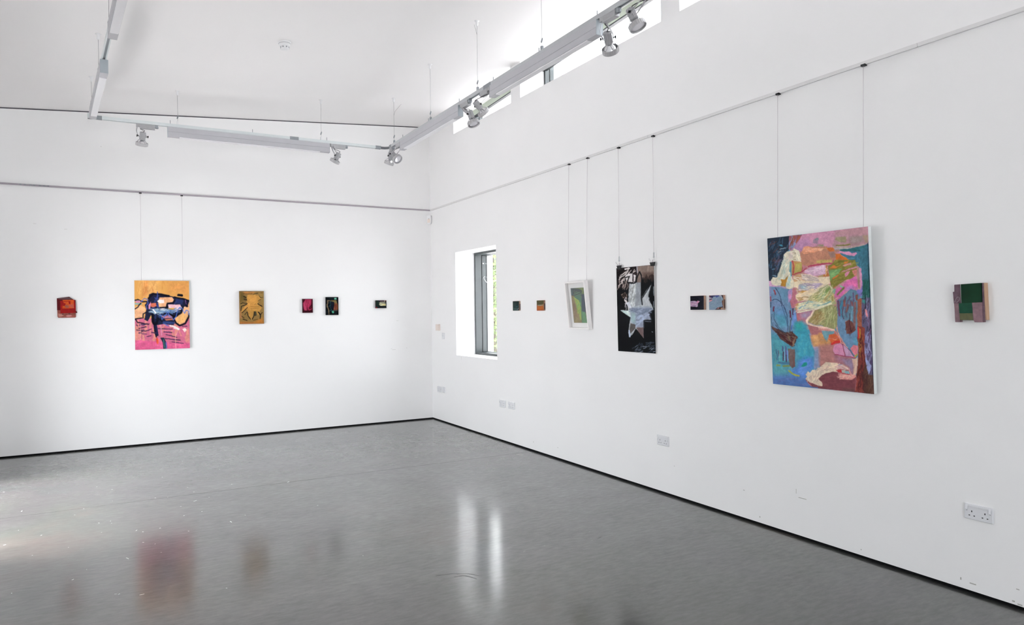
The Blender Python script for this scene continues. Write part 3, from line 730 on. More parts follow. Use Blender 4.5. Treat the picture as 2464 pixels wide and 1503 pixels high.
# --- the large painting on the right wall
k = 1503/140
BT = dict(A=(1840,540,k), B=(1970,540,k), C=(1840,670,k), D=(1970,670,k), E=(1840,800,k), F=(1970,810,k), G=(0,0,1))
big = Paint(330, 450, [(1844.3,571.2),(2086.3,542.6),(2104.2,944.2),(1861.3,921)], '5b88a2', seed=3, warp=.9, tiles=BT)
big.run('''
t G
p 6a87a6 1846,680 1930,690 1925,800 1860,830
P 4f92ab 1 6 1855,800 1960,800 1970,900 1975,925 1858,910
P 5579ae 1 8 1858,898 1960,890 1975,930 1861,925
P 4d6ba2 1 5 1859,906 1990,912 1990,940 1859,925
t G
p b98488 1900,592 1990,585 2066,640 2070,735 2032,782 1925,792 1905,700
t A
p 222c3a 40,320 630,262 600,640 480,760 440,980 300,1340 150,1450 80,1450
h 4a6f8c 16 150 80 26 .7 70,360 600,300 560,640 400,1000 280,1300 110,1400
h 35485e 18 120 60 30 .8 70,360 600,300 560,640 400,1000 280,1300 110,1400
h 5b3a38 22 130 45 14 .7 150,400 500,500 460,720 250,1280 200,900
h 5c5874 20 120 60 12 .7 250,900 450,700 380,1050 280,1200
s 3f7f98 45 385,510 430,520
s 9fb4bc 14 370,610 520,575
s 8fa6b4 12 350,690 410,655
s 6a9ab8 16 180,1130 240,1125
s 7b9cb0 22 200,1290 280,1310
p 8a5560 615,262 960,236 900,360 800,480 720,640 600,620
h 7c90b6 22 170 80 16 .9 640,300 800,280 760,560 640,600
h 8a4a3a 24 130 72 10 .9 640,300 900,270 820,460 640,600
s 96523e 40 880,290 800,440
t G
p c68ea8 1929,560 1980,550 2090,538 2092,584 2060,592 2010,596 1975,592 1930,600 1904,598 1920,578
t A
P b587aa 1 4 900,370 1100,330 1200,480 1020,560 960,640 760,600 800,480
P a37fa6 1 3 760,560 960,600 930,660 800,640 720,640
p 9a8294 1230,380 1330,310 1380,330 1350,470 1230,460
s 7c8c8a 40 1300,360 1350,340
p b58a94 1380,500 1503,480 1503,560 1240,540
t B
P b48a92 1 3 400,150 1240,20 1240,260 400,270
P ae8890 1 2 420,260 1245,240 1250,470 1000,545 700,600 380,640 330,540
p 93896e 430,300 690,290 690,440 530,430 410,380
P 9b8a88 1 3 780,300 1110,270 1110,420 830,480
P a8917e 1 2 1110,260 1245,250 1250,440 1180,450
s 7c7742 36 440,522 650,510 790,490
S b7a39a 40 .8 370,560 800,560 1150,500
s a9adaa 26 400,600 800,590
p 3c6c80 520,640 820,590 1180,510 1262,460 1300,1600 1110,1600 1090,1060 980,1020 920,900 760,880 700,830 540,740
h 35606f 26 200 70 30 .5 1000,640 1260,520 1280,1500 1120,1500 1000,900
h 4a7c92 20 180 60 18 .5 760,850 1000,700 1240,1200 1120,1300
s 2a5e62 50 560,640 860,630 1040,650
s 2f666a 40 850,600 1150,560
s 1c4a44 18 1262,1000 1290,1500
s 5f8ea4 14 740,850 900,850
s c886a6 10 480,640 560,690
p c98aaa 490,640 640,680 760,672 840,712 955,700 972,732 890,792 760,770 560,715 500,700
t A
p b27e68 950,650 1000,560 1600,540 1650,980 1503,1010 1120,1050 950,1080 925,900 900,740
t B
p b27e68 0,600 340,560 420,640 430,900 340,960 0,980
t A
p e09c7c 990,560 1100,530 1200,570 1503,590 1420,650 1280,690 1000,740 930,690
h f0b89a 16 160 8 10 .7 1000,580 1400,590 1250,680 980,700
s c98a68 14 960,690 1280,700
p 8f8a70 1330,500 1503,490 1503,540 1400,530
t B
p dcae90 0,580 110,600 60,650 0,665
p 94776e 230,700 400,680 405,820 300,830
s a07a72 50 250,680 500,650
p bb6a38 180,575 350,575 400,660 260,675 190,600
s d0a070 10 100,600 200,590
p c66b30 420,730 530,730 620,810 700,830 770,900 600,890 430,890
t A
p b5a163 1320,900 1503,890 1560,880 1560,960 1330,960
t B
p bba566 0,890 340,880 340,950 0,975
t A
s a2365a 34 1120,1060 1350,1010 1503,1000
s a2365a 26 1503,1000 1600,975 1740,975
t B
s a8506c 26 360,890 350,970
p 7d7536 400,890 920,890 960,1010 980,1180 960,1300 820,1380 640,1400 520,1503 300,1503 270,1350 230,1050 360,960
t D
p 7b7438 310,0 700,0 520,120 380,230 300,160
t B
h 938a4a 26 200 20 24 .6 400,900 950,920 950,1250 600,1450 320,1480 300,1050
h 6a6a2c 24 200 22 16 .6 400,900 950,920 950,1250 600,1450 320,1480
p c9908c 600,1030 740,980 820,960 830,1010 640,1060
p bd8090 640,1160 960,1050 970,1090 760,1160 560,1210
p d086a2 660,1250 720,1190 800,1180 740,1290 680,1330
p c77f74 850,1170 970,1130 975,1300 900,1290
p c6763c 260,1110 380,1020 450,1060 560,1040 400,1110
p c9763c 640,940 760,920 740,960 640,1000
p 6f9862 255,1160 600,1110 480,1260 330,1370 300,1440
h 89ae70 22 140 25 8 .6 300,1180 500,1140 420,1300 320,1360
p cb6a3a 330,1370 490,1270 500,1290 370,1380
p c468a0 700,1450 960,1290 1005,1503 640,1503
t D
p c56a9e 560,180 700,60 780,0 1000,0 1000,230 900,200 820,190 700,260 620,400 480,520 400,380 420,260
P d66fa4 1 3 720,30 960,30 980,180 820,160
P b57cb4 1 3 700,200 850,150 960,260 700,300
s 8db09a 50 560,170 620,200
s 6f7040 46 640,220 480,380
p 7c9e84 340,200 440,240 420,380 350,340
s c47048 20 370,230 440,170
t B
p c98cac 1010,1080 1090,1110 1118,1600 1060,1600
p a0807a 975,1060 1020,1080 1060,1503 1000,1503
s 8a8f70 20 1030,1400 1040,1600
t D
p c98cac 1050,0 1110,0 1080,270 1060,250
p 9c7c6c 1000,0 1050,0 1060,230 1010,180
p 7a72b4 960,300 1000,250 1080,270 1110,120 1135,400 1040,450
s a078c0 12 1110,60 1130,300
t D
p 5f7f93 460,540 600,430 820,240 960,280 1050,450 1100,700 1020,1200 880,1100 700,1060 560,1000 470,860
p 6484a2 480,880 690,1060 720,1390 1000,1330 1010,1600 520,1600 480,1200
t F
p 6585a4 560,0 620,100 820,280 880,300 1010,230 1015,0
P 5590aa 1 4 900,0 1010,0 1010,160 920,140
t D
h 4f6f80 26 220 80 22 .6 480,560 820,280 1000,320 980,1000 720,1040 500,840
h 5a4860 30 240 76 12 .8 480,560 700,420 900,340 920,560 760,900 500,900
s 5f5070 36 880,350 900,540
s 6a4660 60 495,560 540,920
s 3f7f9a 40 600,560 560,720 600,960
s 4e4458 26 620,760 600,900 640,1010
p 7c4a44 940,400 1000,380 1000,540 950,520
p 84504c 640,540 690,510 690,700 630,690
s 7a4a50 40 850,580 860,660
s 7a4e48 36 750,650 720,820
s 7f5a5a 60 930,600 920,1250
s 71a0b8 18 860,700 830,1180
p 6b4340 690,1090 780,1040 880,1100 960,1290 860,1380 720,1400
h 54302e 18 180 85 8 .8 710,1100 940,1250 860,1370 730,1380
s 3a1c28 16 800,880 800,1150 840,1340
p 8f5140 1000,510 1100,480 1115,1210 1000,1220
h a4624a 20 260 88 8 .7 1010,520 1100,510 1105,1200 1010,1200
p 5a5470 1110,480 1310,440 1345,1000 1380,1600 1190,1600 1110,1150
t F
p 5c5672 1165,0 1370,0 1400,500 1405,950 1300,950 1200,560
t D
p 2d5f5e 1120,0 1310,0 1315,460 1120,480
h 1f4440 18 180 80 14 .8 1140,100 1300,80 1310,460 1140,460
h 4a8278 14 120 75 10 .7 1140,100 1300,300 1290,640 1120,600
s 3f8a82 50 1150,540 1180,580
s 243040 14 1110,490 1200,500
h 8f90b8 16 260 86 18 .8 1130,520 1300,520 1350,1500 1210,1500
h 2c2634 18 200 84 16 .8 1130,520 1310,520 1370,1500 1210,1500
h 6a4660 16 200 86 10 .8 1250,560 1320,560 1370,1500 1260,1500
p d58c92 1185,755 1240,790 1270,940 1250,990 1210,900
t F
h 9a9ac4 18 240 84 16 .8 1180,0 1340,0 1390,920 1310,920 1210,420
h 4a3a5c 18 200 84 14 .8 1180,0 1360,0 1400,920 1310,920 1210,420
p 9aa2cc 1190,260 1230,400 1250,560 1370,700 1310,940 1270,920 1210,600
t G
p 1c2030 2085.5,583 2087,583 2105,944 2103,944
t F
p 7a3a34 1020,0 1165,0 1190,400 1230,1000 1240,1420 930,1390 980,1000 1000,800 1030,480
t D
p 7c3c34 1000,1190 1110,1200 1190,1250 1190,1600 1000,1600
t F
h 4c2224 26 380 88 22 .8 1060,0 1170,0 1230,1000 1230,1400 960,1380 1050,700
h 96463a 18 300 88 14 .7 1030,0 1170,0 1210,900 960,1300 1040,600
h 9a6a34 14 260 86 6 .8 1050,0 1120,0 1100,360 1060,360
s c08a3c 20 1080,250 1060,340
t D
s c83c38 36 1015,1230 1030,1500
s b8782c 30 1070,1280 1060,1500
s a88a3c 12 1050,1240 1080,1400
t F
p 53382f 1150,950 1210,600 1290,950 1405,950 1445,1450 1180,1420
h 6a5048 20 220 80 10 .6 1200,900 1390,980 1430,1420 1200,1400
h 44282a 24 260 84 10 .7 1100,700 1250,950 1250,1400 1050,1380
t C
p c99aba 90,30 170,50 290,170 400,160 540,190 690,240 540,250 400,200 250,190 100,170
h dab4cc 12 90 60 6 .8 100,50 160,60 200,150 110,150
P 5d86a0 .8 8 380,200 600,220 600,600 430,500
P 7483a8 .8 6 180,560 420,580 480,680 220,680
P 5f8cb8 .9 8 250,760 520,760 560,1000 300,1000
P 4e93a8 .8 6 240,900 560,950 590,1200 400,1250
s 8f88b4 26 140,200 140,460
p a98cba 600,280 700,250 690,480 610,600 590,420
p cb8cb4 605,380 690,380 680,500 620,500
p b36f7c 720,220 790,220 840,600 780,730 700,740 640,560 690,500
p b46e78 810,770 860,870 1210,790 1230,830 1080,1040 1060,1100 850,1090 820,900
P 9c90aa 1 5 930,900 1030,840 1150,900 1080,1000 950,990
P 9a7c92 1 4 1100,820 1230,790 1150,950 1050,1060
p 6f8fc8 790,800 830,1060 780,1180 700,1180 720,900
P 3e94aa 1 5 780,1130 960,1070 1110,1180 1160,1503 840,1503 740,1400
P 36958f 1 6 790,1130 930,1110 960,1280 830,1290
t E
P 4297ae 1 6 820,0 1150,0 1250,500 1280,900 900,860 850,400
h 58a8b4 30 160 80 12 .5 880,60 1130,40 1220,480 900,500
P 4f93a0 1 6 200,60 400,150 620,420 600,760 260,820 200,500
h 5f9aa4 22 260 88 16 .5 220,100 420,250 600,420 880,420 860,800 240,760
P 5682c8 1 5 880,720 1060,600 1260,620 1280,880 1100,1000 1080,1130 620,1060 700,920 860,860
h 6a96d0 30 160 30 10 .5 900,740 1240,700 1080,1080 700,1000
P 5a9aa0 .8 6 230,850 700,860 640,1060 250,1060
p 6c5856 610,390 790,410 800,850 730,890 640,800
h 7f6a64 16 240 88 8 .7 630,420 780,430 780,840 660,820
s 78504e 26 760,600 770,840
t C
p 5e4744 165,1190 330,1280 560,1370 620,1350 700,1340 760,1390 860,1490 860,1530 400,1530 330,1400 200,1290
t E
p 5f4846 330,0 840,60 825,150 800,250 720,352 560,240 420,150
h 3c1c1e 16 200 -32 14 .8 380,20 800,60 740,300 500,190
h 8a7258 14 180 -60 7 .8 560,20 800,80 740,280
s 4a1a1e 22 450,60 620,220 700,270 730,120
s 6a6450 26 650,60 640,160
s 8c6f5c 30 790,100 740,320
t C
h 3a1e20 14 160 -35 12 .8 190,1210 560,1380 800,1470 420,1500
s 232c44 13 270,220 340,310 400,440 420,560 520,760
s 2c3a52 12 520,760 570,900 600,1180 600,1340
s 1f2c40 14 185,540 250,512 310,515 400,570 440,680
s 3c5070 10 440,680 500,860 560,1040 590,1200
s 3a5060 14 240,820 235,1010 330,1180 430,1300 540,1385
s 44606c 16 190,900 160,1060 210,1200
s 2a3a48 10 280,1170 420,1330 540,1380
s 2c2430 14 690,1000 660,1130 650,1370
s 6f98a8 14 650,1090 630,1370
s 5a80a0 8 735,910 710,1060
s 2a50b0 14 700,1180 690,1290
s 7f343c 34 240,280 270,385
s 8c4048 28 145,450 150,560
s 2c3448 18 150,600 148,715
s 6a2234 32 232,710 226,810
s 5a1c34 30 652,810 668,975
s 40163c 24 730,755 728,905
s 3a2028 16 720,1340 720,1400
t E
s 4c4a78 26 470,340 470,440
s 4a2440 26 490,480 490,690
s 5c4484 26 550,340 560,560
s 4a2a4c 22 560,560 568,725
s 8694d8 24 595,450 600,700
s 8fa8d0 16 520,400 530,680
s 44607c 26 300,420 340,600 330,660
s 5a3450 14 355,440 375,580
s 86b4b8 16 390,520 395,700
S 46688a 50 .8 370,750 640,770
S 8a9a58 46 .9 320,820 400,820
S 7f8a4c 46 .9 490,840 640,830
S 5a7fb0 16 .9 560,930 700,930
s 9ea446 42 640,960 730,1030 830,1080
s b0a84a 36 800,1060 900,1090
p 238a80 940,855 1030,740 1095,735 1110,810 1020,850
s 3c88b0 50 1050,640 1100,620
s 2c7a90 14 255,660 262,690
h 6a6a9c 12 200 -4 14 .5 240,1140 1000,1120 1180,1340 260,1280
t G
p a76c6e 1944,779 1975,786 2010,792 2018,800 2035,830 2050,860 2062,905 2060,935 2035,940 1952,926 1940,912 1975,880 1975,830 1962,828 1954,812
P a89ab8 1 2 1947,800 1955,828 1963,845 1960,885 1972,880 1975,850 1974,832 1958,822 1952,800
t E
P 8090b0 1 3 1300,430 1420,330 1440,480 1410,800 1340,900 1290,840 1290,600
t E
P cf9a68 1 2 1190,40 1600,0 1600,120 1500,320 1260,330 1210,180
h e0b080 18 200 8 10 .6 1220,60 1500,30 1460,300 1280,310
t F
P c08c5c 1 3 0,0 300,20 340,150 200,260 0,200
t E
P a8766c 1 6 1420,330 1700,280 1700,900 1450,800
t F
P a87470 1 6 20,200 380,180 400,430 700,500 880,540 800,700 500,620 190,600 60,700
P 9c6e80 1 6 400,450 700,480 870,580 800,680 500,620
P 92809a 1 4 640,560 860,540 910,700 890,940 800,760 680,660
t D
p c98a84 0,1170 200,1220 420,1300 400,1400 0,1300
p 6a939e 75,1310 240,1330 400,1320 400,1395 265,1420 250,1503 210,1600 130,1480
t F
p 6a939e 150,0 240,0 220,50 200,90
t D
p b8855a 0,1370 80,1380 140,1503 0,1503
p c05c3a 265,1420 400,1395 470,1420 520,1503 260,1503
t F
p bf5a36 240,30 380,0 560,20 560,110 420,110 340,160 300,80
s c23030 56 350,160 430,110 550,95
s e0a890 12 370,25 420,55 470,30
s b89070 18 60,60 250,70
p 743f46 0,1040 60,980 190,900 340,870 500,890 560,1060 860,1070 980,960 960,1250 940,1380 500,1345 0,1300
t E
p 743f46 1400,1150 1503,1030 1600,1030 1600,1400 1250,1370 1080,1200 1200,1280 1503,1340
h 80484c 30 200 0 14 .4 1300,1340 1503,1060 1600,1080 1590,1390
t F
h 83494e 30 220 5 16 .4 60,1000 500,920 940,1100 900,1340 40,1280
P 5c4040 .8 4 640,1290 940,1300 940,1380 640,1370
p ca8aaa 375,300 400,220 450,160 560,130 610,170 640,290 670,460 560,450 430,420 385,350
P d48aac 1 3 420,200 560,160 620,260 520,360 420,350
p b892b0 630,160 700,200 800,320 920,495 700,470 660,300
p cf7884 820,270 900,180 1015,200 1015,400 930,450 860,340
s 6a2440 9 590,130 720,230 830,340 905,470
s 7a3050 14 620,160 650,300 690,460
s 8a2048 13 420,430 500,430 610,460 760,470 950,512
s d4323c 12 850,490 960,515
s be9c3a 36 940,480 1000,430
s e0a898 14 550,0 570,110 640,150 760,250
s d89a88 16 590,0 620,90 700,180
t D
s d8a090 22 460,1250 500,1350 560,1500
s d88f7c 16 440,1330 480,1420 540,1500
s cf9a84 30 470,1240 480,1320
t F
p d4b09c 860,530 940,540 1020,480 1010,700 990,850 960,1000 900,990 910,760
s e8d0b8 16 990,520 960,760 930,940
s caa0a0 12 880,560 920,760
p dbc6ae 60,745 190,620 330,630 480,640 530,700 490,770 500,870 360,870 190,910 100,960 0,1060 -90,1080 -70,960
p dcc6b0 -60,1000 100,1170 105,1240 40,1240 -10,1140
t E
p d8c4ae 1503,880 1380,870 1340,930 1240,930 1180,1010 1130,970 1070,1060 1110,1100 1060,1170 1180,1250 1400,1340 1503,1340 1490,1240 1400,1170 1440,1090 1540,1010
h a88e84 9 150 60 16 .7 1150,1100 1300,980 1503,900 1450,1250 1250,1240
h ece0c6 10 130 70 18 .9 1100,1000 1300,960 1400,1000 1400,1290 1120,1160
t F
h f0e0c4 14 160 10 10 .8 100,700 470,650 480,830 150,900
h b89088 10 150 20 12 .7 0,760 200,700 480,780 200,900 0,960
p e0c4ba 480,720 620,680 760,770 770,820 640,800 480,790
s a4a8b8 26 530,690 610,690
h c08e90 10 180 -12 8 .8 490,700 740,740 760,800 500,790
s f0e4da 26 740,770 770,790
s c9988c 20 640,690 760,760 850,940
s d8a0a8 14 790,800 860,950
p b8b4a8 600,830 700,810 690,900 610,900
p 86b0ba 680,850 790,850 815,920 700,915
p b03038 455,825 590,815 605,895 520,885
p cc8a84 550,920 620,905 830,930 960,950 970,1000 870,1072 570,1062
s b02c40 16 620,915 810,935
h e4b4a8 14 220 2 12 .8 580,950 900,960 860,1050 590,1040
t A
p d9d2bc 480,745 560,680 700,650 740,590 800,620 860,640 900,740 925,870 922,945 820,940 700,900 650,950 640,1100 680,1290 740,1503 540,1503 590,1290 420,1503 250,1503 150,1440 190,1340 310,1340 400,1080 460,920
t C
p d9d2bc 150,60 250,0 510,0 430,80 400,150 290,175 190,130
p d9d0b8 570,0 740,0 750,80 730,220 640,250 550,225 535,170
t A
h a8c2bc 34 260 76 9 .6 500,900 600,900 540,1280 400,1300
h b8b8a0 12 200 66 14 .6 450,1000 620,950 560,1280 280,1450
h e8e2d0 22 200 70 12 .7 470,800 640,760 600,1280 300,1450
P cfc0b8 1 3 640,700 720,700 700,860 600,880
h a5c6c6 22 160 88 5 .6 600,1250 700,1300 720,1480 600,1480
s 5f96a0 54 660,960 655,1180
s 5f96a0 30 660,1180 675,1300
p a67832 595,1290 560,1440 530,1510 400,1510 470,1450
t C
p a67832 400,0 565,0 540,110 530,185 400,165 430,90
P 9ab8b0 1 4 560,90 620,70 640,160 570,170
t A
s 9a876a 13 705,710 730,700 790,710
s 9a876a 12 730,745 790,725
s a08c70 11 760,795 780,810 770,830 730,830
s 8f7c5c 13 730,870 790,880
s b0a088 10 700,640 750,655
s f0e6d0 16 780,660 880,900
t A
p b08a50 700,900 760,930 940,940 960,1080 960,1200 760,1290 690,1290
p aca05c 800,1000 940,955 950,1120 930,1180 760,1230 760,1130
s b89068 30 730,920 900,945
s a03c48 26 705,920 745,1080 715,1280
p b87c84 960,1010 1110,1060 1080,1110 960,1190
s a0344e 24 715,1290 800,1240 960,1190 1060,1100
s 943048 12 960,1080 955,1190
t A
p c29a74 720,1310 930,1240 1100,1260 1350,1340 1510,1330 1650,1503 760,1503
t B
p b06c3c 0,1230 110,1240 160,1150 170,1020 215,1030 210,1200 260,1280 240,1320 0,1320
t A
p a58a62 1340,1280 1503,1240 1503,1340 1400,1330
t B
h e8c8a0 9 90 60 12 .9 10,1250 200,1100 240,1300 20,1330
p d8c8ae 0,1330 270,1330 285,1503 0,1503
s b07848 9 150,1330 60,1390
t A
p caa2ba 1030,1160 1120,1100 1300,1060 1503,1030 1560,1020 1560,1250 1400,1290 1250,1300 1150,1280 1010,1210
t B
p caa2ba 0,1040 100,1020 155,1030 150,1130 90,1230 0,1250
s ead6da 13 0,1235 90,1225 150,1120 155,1040 60,1030
h e2c4d4 9 160 30 14 .8 0,1060 130,1050 120,1180 0,1230
t A
h e4cad8 9 200 14 16 .8 1080,1150 1480,1070 1500,1230 1100,1210
s ecdcdc 11 1030,1160 1200,1180 1500,1050
p b3a09a 940,1260 1100,1270 1300,1330 1450,1420 1503,1470 1100,1440 960,1400
h e8dccc 9 220 -18 20 .9 740,1330 960,1270 1380,1360 1500,1430 1000,1420
s ece0cc 16 940,1260 1150,1270 1380,1350
s e8dcc4 20 740,1340 900,1440 1300,1440
t C
p dfd0b2 740,70 880,30 1000,60 1510,50 1600,60 1560,300 1200,440 1110,540 860,560 800,480 790,400 900,330 1150,260 860,250 800,200 740,200
t D
p ddccb0 0,-60 270,-80 280,30 230,160 0,300
t C
p b6a2aa 870,140 1000,90 1200,80 1450,90 1510,110 1290,270 1150,300 950,320 850,260
p b8a4bc 1230,90 1440,100 1300,250 1220,260
P 8ea8b4 1 4 900,150 1080,140 1080,260 950,250
h ece2cc 10 200 -12 20 .9 870,120 1440,90 1300,290 900,290
h 8c7a9c 9 150 8 10 .7 900,110 1440,100 1250,240
h b89058 12 150 -10 8 .8 800,240 1090,290 1050,350 820,330
p bd9050 930,290 1090,285 1050,340 960,345
s dcc6a0 14 830,250 840,330 900,360
p e4cfae 800,430 900,380 1150,260 1260,220 1290,290 1160,370 900,430 1130,430 1100,540 860,560 800,490
s 8a6a40 14 830,470 900,480 1000,455 1120,455
s a07a4c 12 870,520 990,505 990,520 900,545
h 9a7440 12 70 30 6 .8 830,460 960,450 960,540 840,530
p a69c70 1160,440 1300,340 1503,240 1620,120 1700,160 1760,420 1850,640 1500,640 1300,560 1120,540
t D
p 9fa078 0,240 200,150 320,140 350,330 440,600 400,640 0,660
h d8d4a0 10 260 46 34 .85 0,300 250,160 330,340 420,600 30,600
h 6f8a4c 16 160 60 12 .7 60,260 250,180 300,300 100,420
h b08a50 14 180 60 8 .7 150,420 320,330 260,560 60,640
h 7f9a88 16 160 50 8 .7 0,400 200,300 160,560 0,600
s e0d8b0 16 0,380 120,240 220,170 290,150 330,240 330,300
s c8b060 14 370,360 380,500 370,560
s 8f7830 20 340,420 350,540
t C
h e0d6a4 11 260 26 22 .85 1130,460 1500,260 1500,600 1200,560
h 7a8448 14 160 30 8 .6 1200,460 1500,300 1500,560
p c8cbb0 860,620 1130,540 1300,560 1503,620 1503,740 1250,750 870,800 820,740
t D
p cfcdb0 0,650 230,560 340,600 330,760 200,800 0,760
t C
s 6f9cac 30 900,730 1040,660 1100,600 1110,560
s 5a86b0 18 880,770 1060,650
s 7aa8ac 34 1270,660 1400,660
s 7fb0b8 20 940,620 1130,560 1240,580
s 7090b4 16 1010,750 1140,735
t D
s 6f9ca0 34 0,690 160,640 290,570
t C
h ece2c0 10 240 18 26 .9 860,620 1130,560 1500,620 1490,740 880,800
h b89050 14 90 40 8 .8 790,620 860,600 860,780 790,760
s e0dcc2 34 850,850 1000,820 1260,770 1500,730
s c8c4a0 12 820,700 950,640 1100,560
t D
s ded8bc 34 0,700 180,660 300,620
t C
p 97895c 1300,790 1503,740 1700,720 1700,1290 1503,1200 1300,1170 1110,1090 1200,960
t D
p 8f8d62 0,760 330,640 450,680 480,900 480,1160 420,1290 230,1250 0,1180
h c8c896 10 220 78 44 .75 20,780 440,700 460,1200 40,1150
h a8a070 12 200 40 16 .7 0,800 200,760 200,1160 0,1150
h 7c8a54 14 200 74 16 .6 100,800 440,760 460,1200 120,1180
t C
h c8b084 10 220 42 20 .8 1150,1000 1500,800 1500,1180 1200,1140
h 8a6c40 16 140 50 14 .7 1200,980 1500,800 1500,1100
s e8d2bc 46 1270,790 1200,930 1080,1060
s e8d2bc 40 1080,1060 1110,1140 1300,1190 1503,1220
s 8f8ca4 12 1120,1090 1260,1170 1500,1190
t D
s 9a9cb0 10 0,1185 120,1200
s e6c4b8 40 0,1230 200,1240 400,1300
s e4b8aa 22 0,1240 220,1270 390,1300
''')
pb = thing('large_painting', (-.036, -6.642, 1.046), 'largest painting, a colourful abstract canvas of blue, pink, cream and rust', 'painting', rotz=-PI/2, rotx=0)
pb.rotation_euler = Matrix.Rotation(-PI/2, 3, 'Z').to_4x4().to_3x3().to_euler()
TILT = math.radians(2.3)
pb.matrix_world = Matrix.Translation((-.008, -6.645, 1.046)) @ Matrix.Rotation(-PI/2, 4, 'Z') @ Matrix.Rotation(TILT, 4, 'X')
canvas(pb, big, .762, 1.025, .028, M_canvas_side)

# --- orange and pink painting on the back wall
k = 1353/180
p2 = Paint(150, 192, [(325.8,673.6),(455,674.6),(453.8,835),(325,839.6)], 'c9944f', seed=21, warp=.7, tiles=dict(A=(300,650,k)))
p2.run('''
t A
P d6a262 1 10 330,190 620,190 600,400 400,480
P c07c46 1 6 340,220 420,190 430,400 350,460
h dca868 14 200 78 12 .6 240,200 620,200 520,420 260,480
h b87a40 16 200 80 10 .5 350,200 800,220 500,420 280,400
P c0854a 1 12 800,200 1160,200 1160,420 820,380
p b9627c 190,860 1165,860 1165,1400 190,1425
h c98474 40 260 88 22 .8 200,900 1160,900 1160,1240 200,1260
h b05a78 20 220 88 12 .6 200,900 1160,900 1160,1240 200,1260
p c4557e 190,1250 600,1280 1165,1300 1165,1400 190,1425
h d06488 30 200 0 8 .5 200,1270 1150,1310 1150,1400 210,1420
p dba57c 195,660 300,620 390,680 380,760 330,850 195,860
p d9a47a 1060,560 1165,540 1165,760 1150,820 1080,920 960,980 900,920 920,850 1040,740
P d8a468 1 4 910,860 1040,760 1140,800 1080,930 960,975
p 161a30 430,540 450,430 500,410 640,420 720,440 900,470 1000,500 1165,540 1130,640 1060,650 1040,740 900,830 880,980 700,960 560,980 500,900 480,800 420,910 360,880 400,700 370,620
p 222c58 920,490 1060,520 1040,610 930,590
h 2c3c74 20 140 60 20 .7 480,460 1040,560 980,800 560,900 430,820
p d8a078 640,480 860,480 890,520 860,580 770,590 760,650 620,660 610,560
p f0dcd8 590,550 640,520 715,525 715,580 640,590
p b8604a 480,590 570,580 580,640 520,660 470,640
p c87fa0 440,620 480,560 470,680 440,700
p e0b0b8 790,610 1000,610 1020,650 940,690 790,670
h e8d8d8 20 160 4 10 .9 540,690 1000,640 980,720 560,740
p d4a048 780,680 900,670 900,700 790,705
h 8fa8b8 22 180 6 12 .8 500,690 760,690 740,790 540,780
h 5878a0 18 160 10 10 .8 540,740 980,700 940,800 620,820
s e8e2e0 22 520,700 560,760
p b07080 660,820 850,800 860,850 700,860
p b86a50 720,870 880,860 860,890 740,900
s 070a1c 24 200,540 250,520 320,560 420,560
p b87aa0 195,550 280,540 300,570 230,585
s 5f9aa8 22 210,600 310,600
s 0a0c1c 20 195,690 250,660 270,620 300,590
s 0a0c1c 20 195,870 340,850 340,780 400,750
s 0a0c1c 18 200,870 240,930 430,965
s 060816 34 440,500 520,420 640,425 800,455
s 060816 26 760,650 770,590 870,580 900,540
s 060816 26 620,670 780,655
s 060816 34 1050,650 1010,760 900,830 800,780 720,780
s 060816 30 880,860 920,940 980,990 1080,950 1140,840 1155,780
s 060816 30 900,480 1060,510 1165,545
s 060816 40 970,440 1035,445
s 0c0e20 40 1110,570 1120,640
s 8a5ca0 10 1090,530 1110,600
s 060816 44 510,790 510,920 550,990 590,900 600,860
s 141a38 50 560,1000 580,1150
s 060816 24 530,1000 550,1130 565,1190
s 060816 20 560,880 640,880 680,920
s 3a4c98 12 600,380 600,520 550,490
s 3a4c98 12 600,580 590,640 630,670
s 4a5cb0 13 310,560 370,500 420,520 430,590 400,640 410,690
s 4c6cc0 13 870,890 920,830 950,720 990,660 1040,680 1070,770 1100,710 1140,720 1150,790
s 4c6cc0 12 650,790 670,880 780,740 800,830
s 5a6cb0 11 700,850 720,800 790,790 870,870
h 3c2a50 14 120 -4 5 .9 200,970 440,960 440,1130 230,1130
s 2c1c3c 15 220,980 240,990
s 2c1c3c 17 260,1040 390,1010
s 3a2444 17 220,1070 380,1085 480,1050
s 3a2444 14 260,1130 320,1090
s 3a2444 15 400,1185 470,1170
s 3a2444 17 600,1045 850,1050
s 3a2444 17 700,1100 840,1110
s 3a2444 16 740,1150 930,1200
s 3a2444 17 720,1220 990,1250
s 3a2444 14 840,1280 1040,1305
s 3a2444 14 1030,1000 1110,1000
s 3a2444 20 490,1110 560,1120
s c08aa0 14 650,980 660,1160
s e8dcd8 30 820,990 900,1010 960,1050
s d8d8d8 22 880,1030 970,1050
s 4a5ca0 18 700,950 780,990
s 2c3c6c 40 700,930 880,940
p ecd8d0 1030,1050 1080,1030 1110,1070 1070,1105
s d89a98 9 940,1100 905,1180 905,1390
s d8a090 7 290,960 285,1240
s d8a090 9 330,1170 350,1230
s c0402c 30 575,1220 585,1290
s d86038 16 600,1240 590,1310
p 1c2438 640,1210 700,1200 740,1290 750,1395 685,1410 680,1300
s 3f7a70 14 690,1240 710,1390
s 5a64a8 16 735,1290 740,1390
s 9a7040 5 1110,200 1140,210
''')
o = thing('medium_painting', (-3.5855, -.012, 1.168), 'orange and pink abstract canvas with black brush marks on the back wall', 'painting')
canvas(o, p2, .606, .843, .022, M_canvas_side)

